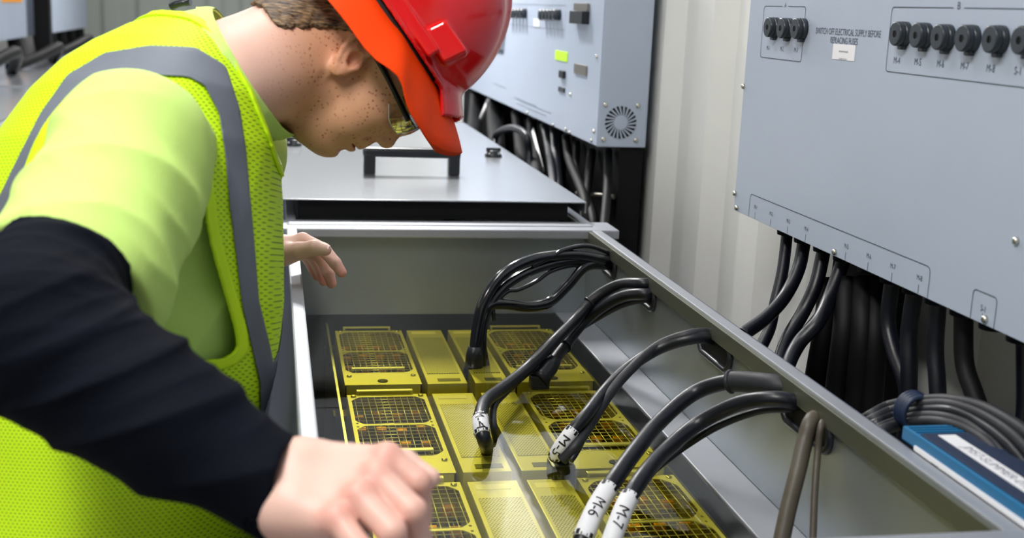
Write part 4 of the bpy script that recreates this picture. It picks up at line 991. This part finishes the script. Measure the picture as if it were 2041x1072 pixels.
# ---- right hand (near): closed, back of the hand up
def R_(u, v, d): return b(u, v, d)
HR = dict(wr=R_(588, 972, .957), kn=[R_(772, 912, .965), R_(752, 950, .945), R_(716, 990, .928), R_(672, 1034, .915)])
RF = [  # index, middle, ring, little: knuckle, middle joint, end joint, tip
 [R_(772, 912, .965), R_(834, 962, .955), R_(836, 1030, .975), R_(800, 1062, .995)],
 [R_(752, 950, .945), R_(822, 1020, .925), R_(838, 1088, .95), R_(790, 1120, .975)],
 [R_(716, 990, .928), R_(782, 1062, .905), R_(800, 1130, .93), R_(755, 1160, .96)],
 [R_(672, 1034, .915), R_(722, 1100, .895), R_(745, 1150, .92), R_(705, 1172, .945)]]
RFR = [[.0115, .0108, .0098, .0085], [.0120, .0115, .0102, .0088], [.0116, .0110, .0098, .0085], [.0105, .0098, .0088, .0078]]
RTH = [R_(640, 925, .985), R_(735, 930, 1.005), R_(806, 925, 1.0), R_(858, 953, .985)]
def hand_r(P):
    d = cone(P, WRR, HR['wr'], .031, .030)
    w = HR['wr']
    d = cone(P, w+vec(-.012, -.006, .012), w+vec(.0, -.012, .012), .024, .024)
    d = smin(d, cone(P, w+vec(-.004, .010, -.008), w+vec(.0, .012, -.014), .023, .024), .02)
    for i, k in enumerate(HR['kn']):
        base = w+(vec(.004, -.018, .018), vec(.002, -.006, .006), vec(0, .006, -.006), vec(-.004, .016, -.016))[i]
        d = smin(d, cone(P, base+vec(0, .004, .004), k+vec(-.004, .003, .004), .021, .0125), .014)
        d = smin(d, ball(P, k, .0122 if i < 3 else .011), .006)
    d = smin(d, ell(P, w+vec(.040, .016, .020), vec(.036, .026, .022)), .02)   # palm
    for p, r in zip(RF, RFR): d = smin(d, chain(P, p, r, .003), .0045)
    d = smin(d, chain(P, RTH, [.018, .0135, .0115, .0085], .006), .006)
    return d
# ---- left hand (far): resting on the rim, fingers over the inside
def Lh(u, v, y=1.93, dz=0.): p = of_place(at(u, v, Y=y)); return p
LW = Lh(556, 500); 
LFg = [
 [Lh(603, 478, 1.92), Lh(646, 498, 1.90), Lh(668, 524, 1.885), Lh(681, 543, 1.88)],
 [Lh(600, 482, 1.945), Lh(640, 512, 1.93), Lh(655, 545, 1.915), Lh(661, 565, 1.91)],
 [Lh(594, 484, 1.968), Lh(626, 514, 1.96), Lh(638, 540, 1.95), Lh(645, 560, 1.94)],
 [Lh(586, 486, 1.990), Lh(612, 510, 1.985), Lh(624, 532, 1.98), Lh(632, 550, 1.975)]]
LTH = [Lh(566, 506, 1.905), Lh(596, 500, 1.88), Lh(625, 494, 1.865), Lh(649, 498, 1.86)]
def hand_l(P):
    d = cone(P, WRL, LW, .026, .027)
    for i, p in enumerate(LFg):
        d = smin(d, cone(P, LW+vec(0, .0, .012*(i-1)), p[0], .017, .0115), .012)
        d = smin(d, chain(P, p, [.0118, .0108, .0096, .0082], .003), .004)
    d = smin(d, chain(P, LTH, [.0175, .0135, .0118, .0092], .005), .008)
    d = smin(d, ell(P, Lh(582, 500, 1.935), vec(.030, .016, .034)), .014)
    return d
G_HEAD = (HE, .26)
def neck(P):
    d = cone(P, NK0, NK1, .070, .060)
    d = smin(d, cone(P, b(500, 120, 1.50), b(600, 45, 1.545), .05, .045), .03)
    d = smin(d, ell(P, hp(14, -86, 0), mm(40, 36, 46), RH), .02)
    return d
def bounded(P, c, R, fn, out):
    """evaluate fn only near the sphere (c, R); elsewhere a safe lower bound"""
    dd = ln(P-c)-R; m = dd < .03; r = np.maximum(dd, .02)+out*0
    if m.any(): r[m] = fn(P[m])
    return r
def body(P):
    z = 0.
    d = cone(P, SHR+vec(.0, .0, .03), ELR, .040, .038); d = smin(d, cone(P, ELR, WRR, .040, .027), .01)
    d = smin(d, chain(P, [SHL, ELL, WRL], [.05, .038, .026], .02), .01)
    d = smin(d, trunk(P, .055), .03)
    d = smin(d, bounded(P, b(560, 110, 1.52), .20, neck, z), .03)
    d = smin(d, bounded(P, hp(20, 0), .155, head, z), .02)
    d = smin(d, bounded(P, b(720, 1000, .95), .12, hand_r, z), .006)
    d = smin(d, bounded(P, Lh(620, 510), .11, hand_l, z), .006)
    return d
BLO, BHI = vec(-.72, -.38, .84), vec(-.02, .34, 2.06)
PL = Vector(tuple(to_place(down(b(190, 1060, 1.45), FLOOR)[None])[0]))
pos, Q = grow(body, BLO, BHI, .0022, 1)
person, pos = grid_object('person', pos, Q, MT['skin'], loc=PL, smooth=1)
tag(person, 'person in fluorescent yellow vest, lime t-shirt and red helmet bending over the open tank', 'person')
me = person.data
fr = me.attributes.new('freckle', 'FLOAT', 'POINT'); hd = np.exp(-(np.maximum(ln(pos-hp(20, -10))-.09, 0)/.05)**2); fr.data.foreach_set('value', hd.astype(np.float32))
fl_ = np.zeros(len(pos))
for k in RF: fl_ += .85*np.exp(-(ln(pos-k[0])/.012)**2)+.35*np.exp(-(ln(pos-k[1])/.012)**2)
for k in LFg: fl_ += .5*np.exp(-(ln(pos-k[-1])/.014)**2)
for s in (-1, 1): fl_ += .25*np.exp(-(ln(pos-hp(0, 0, 74*s))/.03)**2)
fl_ += .55*np.exp(-(ln((pos-hp(80, -49))*vec(1, 1, .5))/.010)**2)
fa = me.attributes.new('flush', 'FLOAT', 'POINT'); fa.data.foreach_set('value', np.clip(fl_, 0, 1).astype(np.float32))
def pp(q): return Vector(tuple(to_place(np.array(q)[None])[0]))
# finger nails
m = MB(); c = LTH[3]; d_ = (LTH[3]-LTH[2]); d_ /= np.sqrt(d_@d_)
def nail(mb, tip, prev, out, r, w):
    d_ = tip-prev; d_ /= np.sqrt(d_@d_); out = out-d_*(out@d_); out /= np.sqrt(out@out); s_ = np.cross(d_, out); V = []; F = []
    for i in range(5):
        for j in range(5):
            a = (j/4-.5)*1.7; V.append(pp(tip+d_*(r*.75-(1-i/4)*r*1.5)+(out*math.cos(a)+s_*math.sin(a))*(r*(1.05 if i < 4 else .99)))) 
    for i in range(4):
        for j in range(4): F.append((5*i+j, 5*i+j+1, 5*i+j+6, 5*i+j+5))
    mb.mesh(V, F, smooth=True)
nail(m, LTH[3], LTH[2], vec(.2, -.9, -.5), .0082, .01); m.build('thumb_nail', MT['nail'], person)

# ---- hair
def hairf(P):
    q = loc_h(P)
    d = ell(P, hp(8, 48, 0), mm(94, 74, 74), RH); d = smin(d, ell(P, hp(-30, 38, 0), mm(72, 66, 70), RH), .02)
    d = smin(d, neck(P), .03)-.0045
    st = np.sin(q[:, 2]*.9+q[:, 0]*.35+2*np.sin(q[:, 1]*.08))+.6*np.sin(q[:, 2]*1.9-q[:, 0]*.5+q[:, 1]*.25)
    d = d+st*.0007+wob(P, 60)*.0012
    g = np.interp(q[:, 1], [-120, -90, -70, -62, -40, -10, 15, 40, 80], [-150, -128, -102, -68, -60, -50, -31, -5, 20])
    cut = (q[:, 0]-g+1.6*np.sin(q[:, 2]*.5)+1.2*np.sin(q[:, 1]*.7))/1000*.8
    side = np.maximum(np.maximum(q[:, 0]-30+.3*q[:, 1], 10-q[:, 0])/1000, (6-q[:, 1])/1000)+.002
    d2 = ell(P, hp(8, 48, 0), mm(94, 74, 74), RH)-.003-st*.0005
    return smax(d, cut, .006)
hp_, hq = grow(hairf, BLO+vec(.3, 0, .5), vec(-.02, -.05, 1.75), .0022)
grid_object('hair', hp_, hq, MT['hair'], person, smooth=0)

# ---- safety glasses
gl = MB()
def hw(F, K, S): return pp(hp(F, K, S))
sg = bpy.data.objects.new('safety_glasses', None); COL.objects.link(sg); sg.parent = person
for s in (-1, 1):
    P_ = spline([hw(-6, 24, 75*s), hw(10, 28, 76*s), hw(45, 30, 75*s), hw(78, 30, 70*s), hw(92, 30, 60*s)], 6)
    mb = MB(); mb.tube(P_, .0034, 8, flat=1.6); mb.build('temple', MT['black_plastic'], sg)
    V = []; F = []; nu, nv = 13, 9
    for i in range(nu):
        for j in range(nv):
            t = i/(nu-1); S_ = 8+t*64; Fd = 104-22*(max(t-.1, 0))**1.6-16*max(t-.72, 0)/.28*1.0; K0, K1 = 9-2*t, 42-4*t; rr = abs(j/(nv-1)-.5)*2
            if t > .8: K0 += (t-.8)*50; 
            if t < .2: K0 += (.2-t)*70
            V.append(hw(Fd-3*rr**2, K0+(K1-K0)*j/(nv-1), S_*s))
    for i in range(nu-1):
        for j in range(nv-1): F.append((i*nv+j, (i+1)*nv+j, (i+1)*nv+j+1, i*nv+j+1))
    mb = MB(); mb.mesh(V, F, smooth=True); mb.build('lens', MT['lens'], sg)
    mb = MB(); mb.tube([V[i*nv+nv-1] for i in range(nu)], .0022, 8); mb.build('brow_bar', MT['black_plastic'], sg)
    mb = MB(); mb.tube([V[i*nv] for i in range(nu)], .0007, 6); mb.build('lens_edge', MT['alu_bar'], sg)

# ---- helmet: own frame, tilted with the head
Ah = vec(.82, -.57, 0); Fh = vec(.57, .82, 0)
Fh, Sh = Fh*math.cos(_t)-vec(0, 0, -1.)*math.sin(_t), vec(0, 0, -1.)*math.cos(_t)+Fh*math.sin(_t)
HC = b(791, 31, HD); RHh = np.stack([Fh, Ah, Sh])
def hh_(F, A, S=0): return pp(HC+(F*Fh+A*Ah+S*Sh)/1000)
hat = bpy.data.objects.new('hard_hat', None); COL.objects.link(hat); hat.parent = person
def shellf(P):
    q = (P-HC)@RHh.T
    d = ell(P, HC+(2*Fh+2*Ah)/1000, mm(127, 146, 106), RHh)
    # raised crown ridge and side boss
    r = ell(P, HC+(0*Fh+10*Ah)/1000, mm(124, 146, 22), RHh); d = smin(d, r, .012)
    for s in (-1, 1):
        bb = np.stack([np.abs(q[:, 0]-.074-.15*(q[:, 1]-.02)), np.abs(q[:, 1]-.026), np.abs(q[:, 2]-s*.083)], 1)-mm(19, 12, 16)
        bx_ = np.minimum(bb.max(1), 0)+ln(np.maximum(bb, 0))-.004; d = smin(d, bx_, .004)
        lg = np.stack([np.abs(q[:, 0]-.02), np.abs(q[:, 1]-.006), np.abs(q[:, 2]-s*.103)], 1)-mm(58, 5, 5); d = smin(d, np.minimum(lg.max(1), 0)+ln(np.maximum(lg, 0))-.003, .004)
    d = smax(d, -q[:, 1]-.004, .003)
    # rim flange and front peak
    F, A, S = q[:, 0], q[:, 1], q[:, 2]
    rad = np.sqrt((F/1.18)**2+S**2)
    fl = np.maximum(np.abs(A+.001+np.maximum(rad-.100, 0)*.35)-.0022, rad-.117); d = smin(d, fl, .005)
    top = .019-np.maximum(F-.113, 0)*.60-(S/.064)**2*.028; edge = np.maximum(F-(.156-(S/.1)**2*.030), np.abs(S)-.064)
    pk = np.maximum(np.maximum(np.abs(A-top)*.8-.0022, edge), .102-F); d = smin(d, pk, .004)
    inn = ell(P, HC+(2*Fh-6*Ah)/1000, mm(121, 142, 100), RHh); return smax(d, -inn, .002)
hx, hq = grow(shellf, HC-vec(.2, .2, .2), HC+vec(.22, .2, .2), .0024)
grid_object('shell', hx, hq, MT['hat'], hat, smooth=1)
# orange sun brim: drooping ring with thickness
V = []; F = []; nu, nr = 96, 9
def brim_pt(th, t, off=0.):
    c, s = math.cos(th), math.sin(th)
    aF = 112 if c > 0 else 108; r0 = (aF*c, 96*s); ff = max(c, 0)
    oF = 192 if c > 0 else 130; oS = 148+4*abs(s); r1 = (oF*math.copysign(abs(c)**(.62 if c > 0 else .85), c), oS*math.copysign(abs(s)**.95, s))
    A1 = -31-27*min(1, abs(s)/.62)**1.3*(1 if c > 0 else 1)-12*max(-c, 0); A0 = -8
    A1 += 14*math.exp(-((r1[0]-85)/26)**2)*abs(s)**.5
    tt = t; F_ = r0[0]+(r1[0]-r0[0])*tt; S_ = r0[1]+(r1[1]-r0[1])*tt; A_ = A0+(A1-A0)*(.5*tt+.5*tt*tt)
    return hh_(F_, A_-off, S_)
for lay in (0, 1):
    for i in range(nu):
        for j in range(nr): V.append(brim_pt(2*math.pi*i/nu, j/(nr-1), 1.6*lay))
n0 = nu*nr
for i in range(nu):
    k = (i+1) % nu
    for j in range(nr-1): F.append((i*nr+j, k*nr+j, k*nr+j+1, i*nr+j+1)); F.append((n0+i*nr+j, n0+i*nr+j+1, n0+k*nr+j+1, n0+k*nr+j))
    F.append((i*nr+nr-1, k*nr+nr-1, n0+k*nr+nr-1, n0+i*nr+nr-1)); F.append((i*nr, n0+i*nr, n0+k*nr, k*nr))
mb = MB(); mb.mesh(V, F, smooth=True); mb.build('sun_brim', MT['visor'], hat)
mb = MB(); P_ = [brim_pt(2*math.pi*i/64, .03, 6) for i in range(65)]; mb.tube(P_, .006, 8, cap=False); mb.build('brim_band', MT['strap_dark'], hat)
P_ = []
for i in range(17):
    th = math.pi*(i/16)-math.pi/2; P_.append(brim_pt(th, .55, 5))
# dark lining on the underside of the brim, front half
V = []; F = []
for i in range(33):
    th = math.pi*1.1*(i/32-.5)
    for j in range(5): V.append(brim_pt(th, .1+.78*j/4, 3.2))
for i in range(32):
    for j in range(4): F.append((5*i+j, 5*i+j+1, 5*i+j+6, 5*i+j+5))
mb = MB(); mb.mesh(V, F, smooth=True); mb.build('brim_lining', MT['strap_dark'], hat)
mb = MB(); V = [pp(HC+((118*math.cos(a))*Fh+(-14+0*a)*Ah+100*math.sin(a)*Sh)/1000) for a in [2*math.pi*k/40 for k in range(41)]]; mb.tube(V, .0085, 8, cap=False); mb.build('head_band', MT['strap_dark'], hat)

# ---- t-shirt
AX = ELR-SHR; AX /= np.sqrt(AX@AX)
hemn = vec(.86, .50, -.1); hemn = hemn*.0+AX*.75+vec(-.5, .84, 0)*.25; hemn /= np.sqrt(hemn@hemn)
HM = b(128, 592, 1.085)
def sleeve_f(P, s=1, hem_cut=True):
    S0, E0 = (SHR, ELR) if s > 0 else (SHL, ELL)
    if s > 0:
        d = cone(P, S0+vec(.008, -.0, .06), S0+vec(.0, .0, -.0), .066, .073)
        d = smin(d, cone(P, S0, b(140, 560, 1.09), .073, .082), .03)
        d = smin(d, cone(P, b(330, 380, 1.25), b(252, 610, 1.12), .040, .024), .04)   # hanging lower edge
        q = P-S0; t = q@AX
        w = -.0060*ridge(34*(q@vec(.28, .8, -.5))+2.2*wob(P, 9, 1.))*np.clip(t/.05, 0, 1)-.0036*ridge(62*(q@vec(.70, -.55, .35))+2.6*wob(P, 13, 2.))*np.clip(.4+.6*wob(P, 11), 0, 1)+.002
        d = d+w
        return smax(d, (P-HM)@hemn, .003) if hem_cut else d
    d = smin(cone(P, S0-vec(.05, 0, .06), S0, .09, .09), cone(P, S0, S0+(E0-S0)*.62, .088, .072), .03); ax = E0-S0; ax /= np.sqrt(ax@ax)
    return smax(d, (P-S0-(E0-S0)*.6)@ax, .003)
def teef(P):
    d = trunk(P, .018)-.009*ridge(34*(P@vec(.62, .75, .1))+2.4*wob(P, 9, 3.))+.003
    d = smin(d, cone(P, b(440, 165, 1.47), b(560, 150, 1.52), .086, .076), .02)     # collar rise
    d = smin(d, sleeve_f(P, 1), .018); d = smin(d, sleeve_f(P, -1), .03)
    return d
tx, tq = grow(teef, vec(-.75, -.36, .98), vec(-.16, .40, 1.92), .0034)
# ---- black long sleeves
def slv(P, side=1):
    A = ELR-SHR; la = np.sqrt(A@A); A = A/la; Bv = WRR-ELR; lb = np.sqrt(Bv@Bv); Bv = Bv/lb
    t1 = (P-SHR)@A; t2 = (P-ELR)@Bv
    d1 = cone(P, SHR, ELR, .048, .064); d2 = cone(P, ELR, WRR+Bv*.02, .062, .041)
    d2 = smin(d2, cone(P, b(160, 745, .99), b(330, 850, .975), .058, .052), .03)
    k1 = np.clip((t1-.12)/.08, 0, 1)
    w1 = (-.0060*ridge(60*t1+22*((P-ELR)@vec(.7, -.3, .5))+2.2*wob(P, 12, 2.))-.0025*ridge(120*t1+30*((P-ELR)@vec(.4, .6, .5))+2.2*wob(P, 18, 2.))+.003)*k1
    w2 = -.0045*ridge(42*t2+40*((P-ELR)@vec(-.45, .8, .2))+2.4*wob(P, 12, 5.))-.0028*ridge(95*t2+50*((P-ELR)@vec(-.4, .9, .1))+2.4*wob(P, 16))*np.clip(.5+wob(P, 12, 3.), 0, 1)+.003
    d = smin(d1+w1, d2+w2, .03)
    if side > 0: d = smax(d, sleeve_f(P, 1, False)+.006-4*np.maximum((P-HM)@hemn+.006, 0), .002)
    cuff = (P-(WRR+vec(-.003, -.002, 0)))@(Bv*.86+vec(.42, -.28, 0))
    d = smax(d, cuff, .003)
    inner = cone(P, WRR-Bv*.05, WRR+Bv*.05, .036, .036); d = smax(d, -inner, .002)
    if side > 0: return d
    dl = smin(cone(P, SHL, ELL, .06, .052), cone(P, ELL, WRL, .052, .034), .02)+.002*np.sin(60*(P@vec(.6, .6, .4))+2*wob(P, 12))
    ax = WRL-ELL; ax /= np.sqrt(ax@ax); dl = smax(dl, (P-WRL+ax*.004)@ax, .003)
    return dl
sx_, sq = grow(slv, vec(-.75, -.26, .84), vec(-.12, .38, 1.45), .003)
grid_object('undershirt_sleeve', sx_, sq, MT['sleeve'], person, smooth=1)
sx_, sq = grow(lambda P: slv(P, -1), vec(-.75, -.26, 1.45), vec(-.12, .38, 2.05), .004)
grid_object('undershirt_sleeve', sx_, sq, MT['sleeve'], person, smooth=1)
# ---- vest
HOLE = np.array([(150, 205), (215, 178), (290, 172), (345, 190), (378, 240), (398, 330), (418, 470), (448, 580), (472, 670), (462, 706), (400, 722), (320, 712), (200, 640), (100, 540), (40, 450), (62, 360), (100, 270)], float)
HOLE = (HOLE-np.array([1020.5, 536]))*1.30/FL
def sd_poly(p, V):
    d = np.full(len(p), 1e9); s = np.ones(len(p)); n = len(V)
    for i in range(n):
        a, c = V[i], V[i-1]; e = c-a; w = p-a; t = np.clip((w@e)/(e@e), 0, 1); q = w-t[:, None]*e; d = np.minimum(d, (q*q).sum(1))
        c1, c2_, c3 = p[:, 1] >= a[1], p[:, 1] < c[1], e[0]*w[:, 1] > e[1]*w[:, 0]
        f = (c1 & c2_ & c3) | (~c1 & ~c2_ & ~c3); s[f] *= -1
    return s*np.sqrt(d)
HS = [tuple(x) for x in HOLE]; HOLE2 = np.array([p[:2] for p in spline([(*x, 0) for x in HS]+[(*HS[0], 0)], 4)])[:-1]
def armhole(P):
    xy = P[:, :2].copy(); xy *= (1.30/np.where(P[:, 2] < 1.45, P[:, 2], 2.9-P[:, 2]))[:, None]**1.0
    return sd_poly(xy, HOLE2)
def vest_outer(P):
    f1 = .006*(1-2*ridge(9*(P@vec(.9, .3, .2))+1.6*wob(P, 6, 4.))); lw = np.clip((P[:, 1]-.0)/.2, 0, 1)
    d = trunk(P, 0.0)+f1*(.35+.9*lw)+.003*wob(P, 22, 7.)
    return d
def neckhole(P):
    a = b(425, 70, 1.50); c = b(640, 150, 1.50); d = cone(P, a, c, .088, .125)
    return d
def vestf(P):
    d = vest_outer(P); d = smax(d, -neckhole(P), .003); return smax(d, -np.where(np.abs(P[:, 2]-1.45) < .03, 1, armhole(P)), .002) if False else d
vx, vq = grow(vest_outer, vec(-.75, -.36, 1.18), vec(-.16, .40, 1.75), .0034)
def cutmesh(x, q, fns, keep_extra=None):
    """clip the sheet to fn > 0 for every fn, snapping the border vertices on the curve fn = 0"""
    for fn in fns:
        val = fn(x); inq = val[q] > 0; keep = inq.any(1); q = q[keep]; used = np.unique(q); out = used[val[used] <= 0]
        if len(out):
            p = x[out].copy()
            for _ in range(4):
                e = 1e-3; v0 = fn(p); g = np.stack([(fn(p+vec(*[e*(a == i) for i in range(3)]))-v0)/e for a in range(3)], 1)
                p = p-(v0/np.maximum((g*g).sum(1), .1))[:, None]*g
            mv = p-x[out]; l = ln(mv); p = x[out]+mv*np.minimum(1, .006/np.maximum(l, 1e-9))[:, None]; x = x.copy(); x[out] = p
    return x, q
hem = lambda P: (b(0, 1125, 1.45)[1]-P[:, 1])
x1, q1 = cutmesh(vx, vq, [armhole, neckhole, hem])
collar = lambda P: -((P-b(517, 180, 1.45))@vec(.86, -.5, 0))
slv_end = lambda P: np.where(P[:, 2] < 1.36, -((P-HM)@hemn), 1.)
x9, q9 = cutmesh(tx, tq, [collar])
tee, _ = grid_object('t_shirt', x9, q9, MT['tee'], person, smooth=2); md = tee.modifiers.new('thickness', 'SOLIDIFY'); md.thickness = .0022; md.offset = -1
x9, q9 = cutmesh(x9, q9, [lambda P: .016-collar(P)]); e_ = 1e-3; v0_ = teef(x9); g_ = np.stack([(teef(x9+vec(*[e_*(a == i) for i in range(3)]))-v0_)/e_ for a in range(3)], 1)
cl, _ = grid_object('collar', x9+g_/np.maximum(ln(g_), 1e-6)[:, None]*.0016, q9, MT['tee'], tee, smooth=2)
def solidify(o, t, off=-1):
    md = o.modifiers.new('thickness', 'SOLIDIFY'); md.thickness = t; md.offset = off
vest, _ = grid_object('safety_vest', x1, q1, MT['vest'], person, smooth=2); solidify(vest, .0018)
def offset_sheet(x, q, d):
    e = 1e-3; v0 = vest_outer(x); g = np.stack([(vest_outer(x+vec(*[e*(a == i) for i in range(3)]))-v0)/e for a in range(3)], 1); g /= np.maximum(ln(g), 1e-6)[:, None]
    return x+g*d
# silver tape running down the front, over the shoulder and down the back, at a fixed distance from the spine
BL = np.array([(-90, 640, 30), (-50, 560, 32), (15, 440, 33), (68, 330, 33), (110, 245, 32), (158, 175, 31), (220, 136, 29), (300, 122, 28), (380, 126, 29), (426, 150, 26), (455, 220, 20), (467, 300, 20), (476, 400, 20), (487, 500, 18), (497, 600, 16), (518, 690, 17), (533, 760, 16), (532, 850, 13), (520, 1000, 10)], float)
BL[:, 2] *= 1.30/FL; BL[:, :2] = (BL[:, :2]-np.array([1020.5, 536]))*1.30/FL
def band(P, near=True):
    z = P[:, 2] if near else 2.9-P[:, 2]
    xy = P[:, :2]*(1.30/np.minimum(z, 1.46))[:, None]; best = np.full(len(P), -1.)
    for i in range(len(BL)-1):
        a, e = BL[i, :2], BL[i+1, :2]-BL[i, :2]; t = np.clip(((xy-a)@e)/(e@e), 0, 1); q = xy-a-t[:, None]*e
        best = np.maximum(best, BL[i, 2]+t*(BL[i+1, 2]-BL[i, 2])-np.sqrt((q*q).sum(1)))
    return np.minimum(best, 1.45-z)
def band_l(P): return band(P, False)
for fn in (band, band_l):
    x2, q2_ = cutmesh(x1, q1, [fn]); o, _ = grid_object('reflective_stripe', offset_sheet(x2, q2_, .0022), q2_, MT['stripe'], vest, smooth=2); solidify(o, .0012)
for nm, fn in (('armhole_binding', lambda P: .010-armhole(P)), ('neck_binding', lambda P: .009-neckhole(P))):
    x2, q2_ = cutmesh(x1, q1, [fn]); o, _ = grid_object(nm, offset_sheet(x2, q2_, .0030), q2_, MT['trim'], vest, smooth=2); solidify(o, .0035)
m = MB(); w_ = [pp(b(u, v, 1.485)) for u, v in ((340, 14), (352, 8), (366, 5), (380, 4))]; m.tube(w_, .0045, 8, flat=2.); lb_ = m.build('size_label', MT['black_plastic'], vest)
yoke = lambda P: np.minimum(b(0, 112, 1.45)[1]-P[:, 1]+.10*(-.36-P[:, 0]), .9)
# ---- trousers and boots
KNR = down(b(190, 1060, 1.35), -.36); KNL = down(b(200, 1040, 1.56), -.36)
ANR = down(b(190, 1060, 1.33), FLOOR+.09); ANL = down(b(200, 1040, 1.58), FLOOR+.09)
def trou(P):
    d = chain(P, [HIPR, KNR+vec(.02, 0, 0), ANR], [.085, .075, .062], .03); d = smin(d, chain(P, [HIPL, KNL+vec(.02, 0, 0), ANL], [.085, .075, .062], .03), .03)
    d = smin(d, ell(P, b(215, 1050, 1.45), vec(.135, .10, .145)), .04)
    return d+.003*wob(P, 26)
tx, tq = grow(trou, vec(-.75, .15, .9), vec(-.2, 1.4, 2.1), .009)
grid_object('trousers', tx, tq, MT['trousers'], person, smooth=2)
for an in (ANR, ANL):
    w = to_place(an[None])[0]
    mb = MB(); mb.box((w[0]-.09, w[1]-.045, FLOOR), (w[0]+.19, w[1]+.045, FLOOR+.025), .008); mb.tube([(w[0]-.03, w[1], FLOOR+.06), (w[0]+.02, w[1], FLOOR+.07), (w[0]+.10, w[1], FLOOR+.055), (w[0]+.16, w[1], FLOOR+.05)], [.045, .05, .044, .032], 14)
    mb.tube([(w[0]-.03, w[1], FLOOR+.04), (w[0]-.02, w[1], FLOOR+.17)], [.05, .055], 14); mb.build('boot', MT['boot'], person)

# ------------------------------------------------------------------ world and colour
w = bpy.data.worlds.new('world'); scn.world = w; w.use_nodes = True
w.node_tree.nodes['Background'].inputs[0].default_value = (.9, .95, 1, 1); w.node_tree.nodes['Background'].inputs[1].default_value = .3
scn.view_settings.view_transform = 'Standard'; scn.view_settings.look = 'None'; scn.view_settings.gamma = 1; scn.view_settings.use_curve_mapping = False
scn.view_settings.exposure = .17
scn.cycles.transparent_max_bounces = 16
scn.cycles.max_bounces = 8
